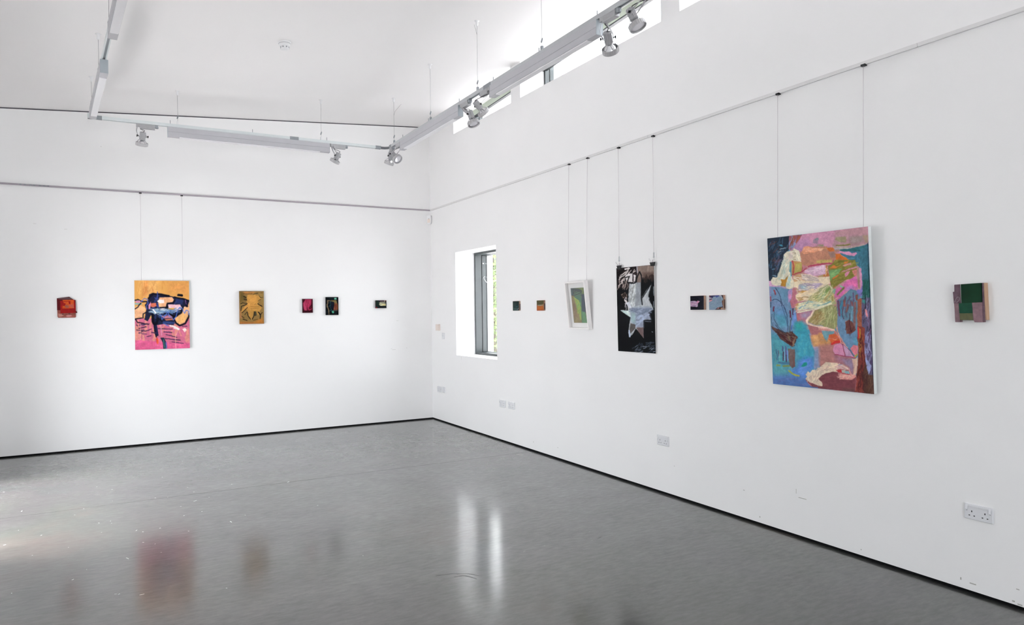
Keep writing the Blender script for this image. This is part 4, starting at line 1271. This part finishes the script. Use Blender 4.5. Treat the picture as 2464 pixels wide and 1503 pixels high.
# --- ochre painting
k = 1252/100
p3 = Paint(90, 118, [(576.6,699),(635.2,699.6),(634.5,778.2),(575.8,779)], '7c6236', seed=31, warp=.8, tiles=dict(A=(560,680,k)), unit=.6)
p3.run('''
t A
P 5c4a26 1 8 210,240 320,260 420,520 220,560
P a8703c 1 6 330,250 660,250 640,300 380,320
P 80683a 1 6 800,320 940,280 930,700 860,560
p a87c3c 450,350 560,340 620,370 680,320 720,380 790,370 860,460 780,560 740,640 660,650 780,650 880,740 800,860 760,980 700,830 640,860 600,1000 560,1130 480,1010 440,860 360,960 440,800 380,800 250,940 260,820 380,690 450,620 420,560 430,480
P b48240 1 8 480,360 760,400 700,640 600,800 480,700
P b07c3c 1 5 380,700 460,640 440,760 280,880 290,800
s 4c3418 16 320,310 450,325 590,320
s 2a2018 20 640,330 760,300
s 2c2416 40 340,400 400,430
s 3a2c1c 50 360,480 420,500
s 1c1814 20 440,620 300,590 240,620
s 1c1814 24 240,830 260,700 420,640
s 1c1814 22 270,900 380,800 440,740
s 1c1814 16 360,950 430,860
s 1c1814 24 440,880 460,1000 530,1090
s 1c1814 24 640,860 640,980 580,1090
p 3c3a2c 650,860 700,860 710,980 660,1000
s 16120e 30 760,870 830,960 820,1080
s 1c1814 20 830,960 880,890
s 20160e 24 760,620 800,660 880,700
s 6a4a20 10 530,710 840,700
s 6a4a20 8 540,770 860,740
s 6a4a20 10 660,650 700,620
s 20160e 14 800,380 840,440 910,430
s 2a2018 12 760,540 840,490
s 2a1c10 12 850,300 900,290
s 3a2a18 26 260,1000 330,1050
s 2a2018 26 300,1090 420,1130
s 5a4424 30 620,1120 740,1100
P a0662c 1 6 620,1190 880,1060 930,1220 640,1225
P 985a2c 1 5 210,1170 600,1190 600,1230 205,1235
P a06a48 1 4 215,780 240,900 260,1060 215,1060
s 8a4c22 10 205,1235 935,1225
s 5a3a1c 10 215,245 940,250
''')
M_ochre_side = mat('brown_canvas_edge', '6a4a28', .7, var=.1, scale=40)
o = thing('small_painting', (-2.540, -.008, 1.457), 'ochre and olive abstract painting right of the orange and pink one', 'painting')
canvas(o, p3, .304, .427, .020, M_ochre_side)

# --- crimson painting and dark painting
k = 2464/130
TT = dict(A=(710,700,k))
p4 = Paint(60, 80, [(728.2,718.2),(753.4,718.2),(753.4,751.9),(728.2,751.9)], '2e0410', seed=41, warp=.4, tiles=TT, unit=.5)
p4.run('''
t A
p 8a2442 480,360 760,360 750,600 690,680 640,760 660,820 790,790 740,850 640,880 580,830 570,720 550,720 545,860 450,870 420,820 380,640 380,540
P 963a56 1 5 380,560 480,480 500,760 540,860 450,860 420,800
h a04058 14 200 80 10 .7 440,400 740,400 640,700 440,820
h 741a34 16 200 85 8 .7 500,400 740,400 640,700 480,800
s 8e3048 20 600,800 660,850 780,800
P 4a0818 1 3 640,740 740,680 780,780 680,800
s 60102a 14 360,358 820,358
''')
o = thing('small_painting', (-1.8195, -.006, 1.5925), 'little crimson painting, left of the dark painting on the back wall', 'painting')
M_dark_side = mat('dark_canvas_edge', '22100f', .7)
canvas(o, p4, .1395, .189, .018, M_dark_side)
p5 = Paint(72, 98, [(783.6,714.1),(815.2,714.1),(815.2,757.2),(783.6,757.2)], '04080e', seed=42, warp=.4, tiles=TT, unit=.5)
p5.run('''
t A
P 050c1a 1 6 1640,480 1800,500 1740,840 1640,760
s 6a5840 44 1490,420 1490,540 1460,620 1480,720 1530,860 1540,1060
s 76644c 30 1470,440 1540,420 1620,440 1700,430
p 6a6038 1640,410 1880,400 1910,440 1930,560 1800,560 1790,490 1660,460
p 6a4428 1800,520 1940,540 1970,620 1960,860 1760,860 1770,740 1800,640
P 5c2c22 1 4 1800,600 1930,600 1920,820 1790,840
s 7a6a50 34 1450,600 1460,720
s 9a9890 8 1750,882 1950,885
s 2c6468 12 1620,440 1625,620 1600,700 1660,850 1700,900
s 2c6468 10 1530,530 1620,510
s 2c6468 9 1520,700 1620,630
s 3a7a74 9 1540,920 1660,850
s 243c48 8 1430,945 1500,930
s 28505c 8 1640,350 1790,345
s 28505c 10 1590,310 1590,350
p 5fa08c 1800,300 1905,300 1905,378 1800,375
s 6fc0a4 8 1810,345 1895,345
p 4e9c84 1665,935 1730,880 1795,950 1730,1010
p 2c8a70 1710,935 1735,915 1755,940 1735,960
''')
o = thing('small_painting', (-1.487, -.006, 1.558), 'small black painting with an olive loop and two green squares', 'painting')
canvas(o, p5, .1765, .2475, .018, M_hole)
# --- tiny landscape block by the corner on the back wall
k = 1503/60
p6 = Paint(60, 46, [(904.6,722.6),(929.8,722.1),(929.5,741),(904.8,741.4)], '101a1c', seed=51, warp=.3, tiles=dict(A=(890,700,k)), unit=.4)
p6.run('''
t A
P 13241e 1 4 370,570 520,600 520,980 400,1000
P 0c1018 1 3 500,900 980,900 980,1010 500,1010
s 4a1830 30 560,590 860,590
p 7a7668 620,640 860,630 950,700 930,760 720,760 600,700
p a8a888 550,700 620,690 740,750 950,760 960,880 640,890 560,830 600,790
p c9bd8c 740,770 950,770 955,870 740,880
s dcd8b0 20 560,800 620,860 740,870
s 5c5840 20 570,770 610,790
p b4a890 880,570 930,590 900,640 860,600
p 7a1418 920,560 990,555 980,620
p 8a1828 360,970 430,960 440,1030 360,1035
''')
o = thing('small_painting', (-.788, -.004, 1.646), 'tiny dark painted block with a cream stroke, nearest the corner on the back wall', 'painting')
canvas(o, p6, .157, .112, .030, M_dark_side)

# --- little wooden blocks on the right wall
def side_block(y, z, w_, h_, dep, P, label, c1, c2):
    o = thing('painted_block', (0, y, z), label, 'painting', rotz=-PI/2)
    MB().box(-w_/2, w_/2, -dep, 0, 0, h_).build('wood_block', c1, o, bevel=.0015)
    P.surface('painted_front', w_-.001, h_-.001, -dep-.0006, o, GAIN)
    MB().box(w_/2-.001, w_/2+.0008, -dep+.006, -.001, .012, h_*.70).build('side_inlay', c2, o)
    return o
M_wood = mat('pale_wood_edge', '9a7a68', .6, var=.2, scale=30)
M_darkred = mat('dark_red_edge', '2c0a12', .6, var=.1)
k = 2464/120
TT = dict(A=(1215,700,k))
q = Paint(44, 44, [(1234,724.5),(1249,723.5),(1249.5,747),(1234.5,747)], '1c2a2a', seed=61, warp=.3, tiles=TT, unit=.4)
q.run('''
t A
P 2a3836 1 4 400,520 560,560 560,760 420,760
s 1f4450 30 560,760 660,720
s 3c5c64 14 560,780 640,780
P 3c504e 1 4 420,820 660,860 640,950 430,950
s 7a7890 24 620,920 680,850
s 16201e 16 390,510 690,490
''')
side_block(-2.572, 1.5855, .147, .111, .019, q, 'dark green painted block right of the low window, left of the orange one', M_wood, M_darkred)
q = Paint(44, 44, [(1291.5,722.5),(1308.5,722),(1309,747),(1292,747)], '8a4a28', seed=62, warp=.3, tiles=TT, unit=.4)
q.run('''
t A
p 4a4630 1560,440 1930,440 1910,660 1590,690
h 34301c 16 260 -6 8 .8 1600,480 1900,480 1900,640 1600,660
h 6a6044 12 240 -4 6 .8 1600,480 1900,480 1900,640 1600,660
p 948a74 1610,690 1900,670 1890,720 1620,730
s 7a9490 26 1700,700 1790,710
P 9a5428 1 5 1600,750 1900,740 1900,900 1600,920
s 9c8a68 14 1890,640 1910,800
s 7c2c14 20 1580,945 1920,945
''')
side_block(-3.113, 1.5820, .148, .113, .019, q, 'half green, half orange painted block left of the white framed picture', M_wood, M_darkred)
k = 2067/110
TT = dict(A=(1650,690,k))
q = Paint(60, 60, [(1661,711.5),(1693.5,711.5),(1694,745),(1662,745)], '14141e', seed=63, warp=.3, tiles=TT, unit=.45)
q.run('''
t A
h 24222e 20 240 2 12 .7 220,420 820,420 820,600 220,600
h 20202c 20 240 -2 10 .7 220,900 820,900 820,1020 220,1020
p b08ca8 220,640 400,630 520,660 560,620 640,660 560,750 560,800 540,900 480,910 460,890 220,880
p d487a6 520,660 560,630 600,680 550,750
s a0a0b4 24 240,650 460,680
h c0a8bc 14 200 -4 8 .8 230,700 500,720 500,860 230,860
s 22222e 12 240,690 340,700
s 505870 18 290,850 490,840
s b8c0d0 14 500,880 550,800
s d8d4d8 14 600,680 635,655
''')
side_block(-5.513, 1.5725, .150, .112, .022, q, 'black square block with a pink and white stroke, left of the near pair', M_wood, M_wood)
q = Paint(60, 60, [(1706,711),(1740,710.5),(1741,745.5),(1706.5,745)], '74869a', seed=64, warp=.3, tiles=TT, unit=.45)
q.run('''
t A
h 8aa0ac 16 280 40 14 .7 1080,500 1640,460 1660,880 1090,980
h 5f7a8c 14 240 20 12 .7 1080,500 1640,460 1660,880 1090,980
h 9a98b4 12 200 60 6 .6 1300,560 1640,500 1600,860
p 28284c 1060,400 1520,390 1500,420 1240,450 1220,500 1120,480
P 34407c 1 3 1300,390 1560,390 1400,490
p 6a2830 1055,390 1120,400 1110,450 1060,450
p a89098 1060,480 1200,500 1180,530 1060,560
s 121018 28 1070,570 1170,550
p d48890 1060,620 1200,570 1200,610 1070,680
s e0c0b8 18 1530,405 1600,430
p 3a2428 1600,390 1700,390 1700,560 1640,440
s b8c0b8 12 1600,440 1660,580
p 3c2a24 1330,1030 1460,930 1640,900 1700,1030
p d08c94 1430,990 1480,940 1530,940 1480,990
p b08468 1600,960 1680,950 1700,1030 1600,1030
p 301020 1640,900 1700,880 1700,960
p 6a4438 1640,640 1700,600 1700,880 1670,840
''')
side_block(-5.718, 1.5705, .148, .113, .022, q, 'grey-blue square block, right of the near pair of blocks', M_wood, mat('red_brown_inlay', '4a2c24', .6, var=.15))

# --- black and white poster hanging from clips
k = 891/160
q = Paint(190, 280, [(1481.5,642.3),(1574,635.5),(1577,850.5),(1486.2,844.6)], '06080c', seed=71, warp=.7, tiles=dict(A=(1460,600,k)), unit=.8)
q.run('''
t A
P 241a1c 1 4 125,240 400,215 400,460 300,520 135,510
h 0a0608 16 120 40 24 .95 130,240 400,220 300,440 140,500
h d8d0cc 11 90 44 16 .9 200,250 400,225 360,330 150,480
h b8a8a0 10 80 70 14 .8 140,380 290,400 280,510 140,510
p d8d4d4 250,330 320,310 390,340 380,420 290,440 240,370
s f0ecea 18 240,250 300,240
s 0c080a 14 240,370 300,350 270,430 330,440
s 2a2024 16 350,310 350,420
s 0c080a 14 140,300 220,260
p 7a6a62 405,215 632,200 640,360 480,370 470,430 405,440
h 8f7e76 14 120 86 10 .6 420,230 630,210 636,350 430,420
P 5a4a44 1 4 480,300 640,300 640,380 490,390
h 2c2220 18 60 85 14 .8 480,360 640,350 640,400 480,430
s a0a0a8 14 405,220 410,300
p a9aeb2 300,450 400,440 465,435 460,620 475,740 480,640 520,560 605,450 555,600 560,680 600,740 625,805 550,850 590,945 540,940 485,950 490,1190 440,1120 385,1060 340,1140 295,1180 285,1110 305,960 315,905 250,870 180,815 210,810 280,830 280,760 290,560
p 8d9298 400,440 465,435 462,640 475,740 380,760 380,640
P b4b8bc 1 3 470,640 560,540 590,480 550,640 590,740 560,770 470,760
h d8dcdc 16 90 75 14 .8 300,470 380,460 370,760 290,780
h 8a8a88 12 80 70 10 .7 300,470 380,460 370,760 290,780
P c2d8d4 1 2 180,815 330,820 330,900 300,900 240,860
p d8e4e0 240,820 340,830 330,900 300,900
P 8a93a8 1 4 300,780 560,770 620,810 560,850 590,940 490,940 490,1050 380,1040 330,980
h a8b4cc 16 100 30 12 .8 380,860 560,860 540,940 400,1020
h 6c7688 16 110 15 14 .7 320,790 600,790 560,850 360,900
P 98b0b4 1 4 330,840 380,860 380,1000 320,960
p 524e4c 315,990 380,1010 380,1060 310,1130 300,1080
p 6c5a5a 390,1050 490,1045 490,1190 440,1130
s b8c4d8 20 295,1090 305,1170
s 06080c 14 465,440 462,640 475,740
s 06080c 15 300,440 350,450 380,445 410,360 440,290 465,340 470,450
s 06080c 10 475,650 600,455
p 7a6a60 185,600 240,570 270,600 265,660 210,650
h 1a1210 12 60 50 8 .8 190,590 270,590 260,660 200,650
s d0c4c4 22 240,680 260,700
p d8dce4 250,710 300,700 330,780 290,790
h c8c4c8 9 70 70 8 .8 240,650 300,700 290,800 230,800
s c0c8d0 8 565,645 565,665
s a0a8b0 7 630,500 630,620
s a0a8b0 7 628,700 628,780
s 8890a0 6 510,965 590,970
s 8890a0 9 600,1105 612,1110
h 3c4450 12 60 30 22 .8 340,1280 640,1230 645,1380 380,1370
h 9aa4b4 7 40 20 14 .8 340,1290 640,1280 645,1385 380,1370
''')
po = thing('poster', (-.012, -4.7385, 1.198), 'tall unframed black poster with a pale star-like splash, hanging from black clips', 'poster', rotz=-PI/2)
po.matrix_world = Matrix.Translation((-.010, -4.7385, 1.198)) @ Matrix.Rotation(-PI/2, 4, 'Z') @ Matrix.Rotation(math.radians(.8), 4, 'X')
MB().box(-.2625, .2625, -.0022, 0, 0, .769).build('backing_sheet', M_mount, po)
q.surface('printed_face', .524, .768, -.0028, po, GAIN)
for yy, zz, lb in ((-4.520, 1.955, 'black clip on the top left corner of the poster'), (-4.985, 1.955, 'black clip on the top right corner of the poster')):
    cl = thing('bulldog_clip', (-.023, yy, zz), lb, 'clip', rotz=-PI/2, group='black clips holding the poster')
    MB().prism([(-.034, .034), (.034, .034), (.022, 0), (-.022, 0)], -.006, .003).build('clip_jaw', M_blackp, cl, bevel=.001)
    MB().tube([(-.008, -.006, .030), (-.030, -.018, .062), (-.022, -.020, .068), (-.004, -.008, .034)], .0012, 5).build('clip_handle', M_wirew, cl)
    MB().box(-.004, .004, -.002, .002, .034, .055).build('clip_loop', M_wirew, cl)

# --- white framed picture
k = 884/100
q = Paint(70, 150, [(1369.2,690),(1402.2,688),(1409.4,775),(1377,775)], '7c6848', seed=81, warp=.4, tiles=dict(A=(1340,640,k)), unit=.6)
q.run('''
t A
p 3a4c48 255,440 550,425 560,580 480,620 360,600 270,600
P 3c5058 1 3 260,470 310,450 320,600 275,600
p 6f8048 330,450 545,425 550,570 500,560 500,480 400,455
P 54745c 1 3 320,520 500,500 500,570 340,610
s 0c1614 12 310,450 320,560
s 0c1614 11 320,460 440,460 500,500 490,540 340,600
s 0c1614 10 330,540 380,490 490,500
s 1c2c28 10 350,480 470,520
s 0c1614 7 330,560 420,520 490,520
p 43745c 330,600 480,590 500,680 490,760 440,710 360,660
p 2c3c4e 500,590 560,580 585,970 540,970 500,940 495,760
p 4c8058 440,700 490,740 500,940 580,975 610,1190 500,1190 490,1000
h 6a9a60 12 120 75 10 .7 510,980 580,990 600,1180 510,1180
p 9cac48 310,620 380,670 440,710 480,860 490,1130 460,1140 440,1010 390,990 380,850 350,720
h 76a850 12 90 70 12 .8 370,720 460,760 470,990 400,980
p 8c7c50 275,610 310,620 350,720 380,850 400,1000 440,1020 460,1140 480,1190 330,1190 300,980
P 806448 1 6 290,720 370,800 400,1080 310,1060
h 9c8c60 10 90 70 12 .6 300,700 380,900 440,1180 330,1180
''')
fr_ = thing('framed_picture', (-.006, -3.876, 1.398), 'small white framed green and brown picture leaning forward on its wires', 'framed picture', rotz=-PI/2)
fr_.matrix_world = Matrix.Translation((-.004, -3.886, 1.396)) @ Matrix.Rotation(-PI/2, 4, 'Z') @ Matrix.Rotation(math.radians(6.2), 4, 'X')
FW, FH, FD = .350, .480, .044
for (a, b, c_, d, nm) in ((-FW/2, -FW/2+.016, 0, FH, 'frame_side'), (FW/2-.016, FW/2, 0, FH, 'frame_side'), (-FW/2+.016, FW/2-.016, 0, .016, 'frame_bottom'), (-FW/2+.016, FW/2-.016, FH-.016, FH, 'frame_top')):
    MB().box(a, b, -FD, 0, c_, d).build(nm, M_frame_w, fr_, bevel=.001)
MB().box(-FW/2+.014, FW/2-.014, -.008, -.004, .014, FH-.014).build('mount_board', M_mount, fr_)
art = q.surface('painted_paper', .232, .352, -.0105, fr_, GAIN); art.location = (-.002, 0, .060)
MB().box(-FW/2+.014, FW/2-.014, -.026, -.0245, .014, FH-.014).build('glazing', M_glass, fr_)

# --- wooden relief panels
def relief(root, pieces):
    for (nm, pts, y0, y1, mm, bv) in pieces:
        MB().prism(pts, y0, y1).build(nm, mm, root, bevel=bv)
M_dred = mat('dark_red_paint', '4c0a12', .7, spec=.1, var=.25, scale=22, bump=.3)
M_red = mat('red_paint', '800c0c', .6, spec=.1, var=.18, scale=30, bump=.3, bscale=90)
M_orange = mat('orange_paint', 'ae4418', .6, spec=.1, var=.15, scale=40, bump=.3)
M_pinkish = mat('brown_pink_paint', '82483f', .7, spec=.1, var=.25, scale=35, bump=.3)
M_brown = mat('brown_stain', '7c3014', .6, var=.2, scale=40)
M_maroon = mat('maroon_edge', '3c0814', .6, var=.2, scale=40)
S1 = 18.79*196.5      # tile pixels per metre of wall
def pp(txt, ox, oy, s): 
    a = [float(v) for v in txt.replace(',', ' ').split()]
    return [((a[i]-ox)/s, (oy-a[i+1])/s) for i in range(0, len(a), 2)]
R1 = lambda t: pp(t, 735, 1205, S1)
rd = thing('red_relief', (-4.588, -.004, 1.569), 'small red and orange wooden relief, leftmost artwork on the back wall', 'relief artwork')
relief(rd, [
 ('backing_board', R1('395,370 845,305 1000,430 1070,450 1070,900 400,880'), -.018, 0, M_dred, .001),
 ('lower_board', R1('405,860 1075,900 1075,1180 1050,1203 440,1203 410,1150'), -.016, 0, M_pinkish, .002),
 ('side_batten', R1('1010,450 1078,450 1078,900 1010,900'), -.014, 0, M_maroon, .001),
 ('top_edge', R1('395,370 845,305 1000,425 600,430 450,410'), -.0205, -.017, M_maroon, .0006),
 ('red_panel', R1('520,480 1050,460 1078,640 1078,1000 520,1012'), -.030, -.004, M_red, .0012),
 ('orange_panel', R1('600,445 1010,440 1020,800 590,810 600,720 640,560'), -.032, -.029, M_orange, .0005),
 ('red_patch', R1('610,500 890,490 890,640 830,600 820,520 640,530'), -.033, -.031, M_red, .0003),
 ('red_patch', R1('640,560 720,600 690,700 610,700'), -.033, -.031, M_red, .0003),
 ('red_patch', R1('830,660 900,640 1000,620 1010,800 880,740'), -.033, -.031, mat('rust_red_paint', '9c3418', .5, var=.15, scale=40), .0003),
 ('brown_disc', R1('680,680 740,650 820,680 850,740 800,790 740,790 700,750'), -.034, -.0315, M_brown, .0003),
 ('pink_patch', R1('710,1120 800,1075 900,1090 940,1130 850,1160 760,1165'), -.0175, -.015, mat('dusty_pink_paint', 'a87070', .6, var=.15, scale=40), .0003),
 ('pink_patch', R1('440,1020 560,1060 640,1110 560,1150 450,1160'), -.0175, -.015, mat('dusty_pink_paint', 'a06c60', .6, var=.15, scale=40), .0003),
 ('dark_notch', R1('585,1025 635,1025 615,1085 590,1075'), -.0178, -.015, M_maroon, 0),
 ('dark_notch', R1('810,1020 870,1015 840,1060 815,1060'), -.0178, -.015, M_maroon, 0),
 ('corner_peg', R1('1060,940 1100,920 1128,985 1120,1005 1070,1000'), -.020, -.002, M_dred, .0005),
])
M_purple = mat('purple_brown_paint', '64505a', .7, spec=.1, var=.28, scale=45, bump=.4)
M_purple_l = mat('mauve_brown_paint', '775a62', .65, var=.25, scale=50, bump=.4)
M_green = mat('deep_green_paint', '103422', .6, spec=.1, var=.35, scale=18, bump=.3, col2='0a2818')
M_green2 = mat('mid_green_paint', '194232', .6, spec=.1, var=.2, scale=30, bump=.3)
M_olive = mat('olive_paint', '4a4a26', .55, var=.2, scale=40, bump=.3)
M_woode = mat('bare_wood_edge', 'a5866c', .6, var=.12, scale=30, stretch=(1, 1, .1))
S2 = 10.736*411
R2 = lambda t: pp(t, 690, 1215, S2)
gr = thing('green_relief', (0, -7.574, 1.489), 'green and purple-brown wooden relief at the right end of the right wall', 'relief artwork', rotz=-PI/2)
# wood pieces; viewed nearly head-on, steps at the left and feet at the bottom
relief(gr, [
 ('left_board', R2('365,305 505,300 520,760 350,760 330,480 365,475'), -.030, 0, M_purple, .0012),
 ('left_foot', R2('350,755 490,750 485,1215 372,1215 360,900'), -.028, 0, M_purple_l, .0015),
 ('white_strip', R2('505,300 525,300 540,760 515,760'), -.0285, -.002, M_mount, 0),
 ('green_panel', R2('530,300 990,285 1000,740 760,750 540,760'), -.036, 0, M_green, .0012),
 ('lower_green_panel', R2('475,760 775,740 790,1000 490,1000'), -.0345, 0, M_green2, .001),
 ('olive_panel', R2('485,980 800,980 800,1165 495,1165'), -.033, 0, M_olive, .001),
 ('right_foot', R2('775,740 1000,740 1010,1215 830,1215 800,1150'), -.034, 0, M_purple_l, .002),
 ('edge_board', R2('995,285 1030,285 1060,1160 1010,1160'), -.030, 0, M_purple, .0012),
 ('wood_strip', R2('1030,285 1060,285 1090,1160 1060,1160'), -.028, 0, M_woode, .0008),
])
MB().tube([( (370-690)/S2, -.031, (1215-730)/S2), ((410-690)/S2, -.031, (1215-640)/S2), ((450-690)/S2, -.031, (1215-600)/S2), ((490-690)/S2, -.031, (1215-625)/S2), ((485-690)/S2, -.031, (1215-680)/S2), ((420-690)/S2, -.031, (1215-745)/S2)], .0007, 5).build('thread_loop', M_wirew, gr)

# ------------------------------------------------------------------ small marks on the floor
rnd = random.Random(5)
M_scuff = mat('dark_scuff', (0.07, 0.07, 0.07), .5)
M_fleck = mat('white_paint_fleck', (0.62, 0.62, 0.62), .5)
def flat_strip(mb, pts, w_):
    for (a, b) in zip(pts[:-1], pts[1:]):
        a = Vector((*a, 0)); b = Vector((*b, 0)); d = (b-a); n = Vector((-d.y, d.x, 0)).normalized()*w_/2
        mb.hexa([tuple(a-n), tuple(b-n), tuple(b+n), tuple(a+n), tuple(a-n+Vector((0,0,.0005))), tuple(b-n+Vector((0,0,.0005))), tuple(b+n+Vector((0,0,.0005))), tuple(a+n+Vector((0,0,.0005)))])
for nm, segs in (('scuff_mark', [(-2.42,-5.79),(-2.33,-5.80),(-2.24,-5.85),(-2.19,-5.93)]), ('scuff_mark', [(-2.33,-5.86),(-2.26,-5.88),(-2.23,-5.96)]), ('scuff_mark', [(-2.30,-5.83),(-2.25,-5.91)])):
    mb = MB(); flat_strip(mb, segs, .004); mb.build(nm, M_scuff, fl)
mb = MB()
for (x, y, a, L, w_) in [(-1.585,-5.67,0,.012,.012),(-1.16,-5.59,.4,.02,.006),(-1.19,-5.74,.5,.05,.006),(-1.25,-5.75,.5,.02,.006),(-1.02,-4.4,.1,.05,.006),(-.62,-3.25,.2,.06,.006),(-2.0,-3.6,.1,.02,.01),(-.5,-2.6,.2,.05,.006)]:
    flat_strip(mb, [(x, y), (x+L*math.cos(a), y+L*math.sin(a))], w_)
for i in range(26):
    x = rnd.uniform(-4.2, -.6); y = rnd.uniform(-6.6, -2.2); a = rnd.uniform(-.3, .6); L = rnd.uniform(.006, .03); flat_strip(mb, [(x, y), (x+L*math.cos(a), y+L*math.sin(a))], rnd.uniform(.002, .005))
o = mb.build('scuff_marks', M_scuff, fl); o['kind'] = 'stuff'
mb = MB()
for i in range(70):
    x = rnd.gauss(-4.2, .7); y = rnd.uniform(-5.4, -1.2)
    if x > -.3 or x < -5.5: continue
    a = rnd.uniform(0, 3); L = rnd.uniform(.003, .014) if rnd.random() < .88 else rnd.uniform(.02, .045)
    flat_strip(mb, [(x, y), (x+L*math.cos(a), y+L*math.sin(a))], rnd.uniform(.0025, .005))
o = mb.build('paint_flecks', M_fleck, fl); o['kind'] = 'stuff'
# grubby marks low on the right wall, a few nicks elsewhere
M_grub = mat('wall_scuff', (0.45, 0.44, 0.42), .7)
mb = MB()
for (y, z, dy, dz) in [(-7.55,.055,.03,.004),(-7.50,.06,.004,.012),(-7.78,.10,.012,.003),(-7.785,.022,.02,.005),(-7.76,.030,.01,.006),(-6.42,.30,.0,.03),(-6.44,.275,.06,.003),(-2.9,.1,.004,.01),(-1.02,.93,.0,.04),(-5.2,.26,.004,.004),(-5.95,.22,.01,.003),(-6.9,.05,.004,.004),(-3.4,.12,.006,.006),(-6.1,.055,.004,.008)]:
    mb.box(-.0006, .001, y-dy-.0015, y+.0015, z, z+dz+.002)
o = mb.build('wall_scuffs', M_grub, wall_right); o['kind'] = 'stuff'
mb = MB()
for (x, z, dx, dz) in [(-.62,1.045,.05,.003),(-.64,1.06,.02,.002),(-4.6,2.60,.03,.002),(-.40,1.06,.004,.01),(-4.9,2.65,.03,.002),(-.55,1.46,.03,.002),(-4.22,3.60,.006,.006)]:
    mb.box(x, x+dx, -.0006, .001, z, z+dz)
o = mb.build('wall_scuffs', M_grub, wall_back); o['kind'] = 'stuff'
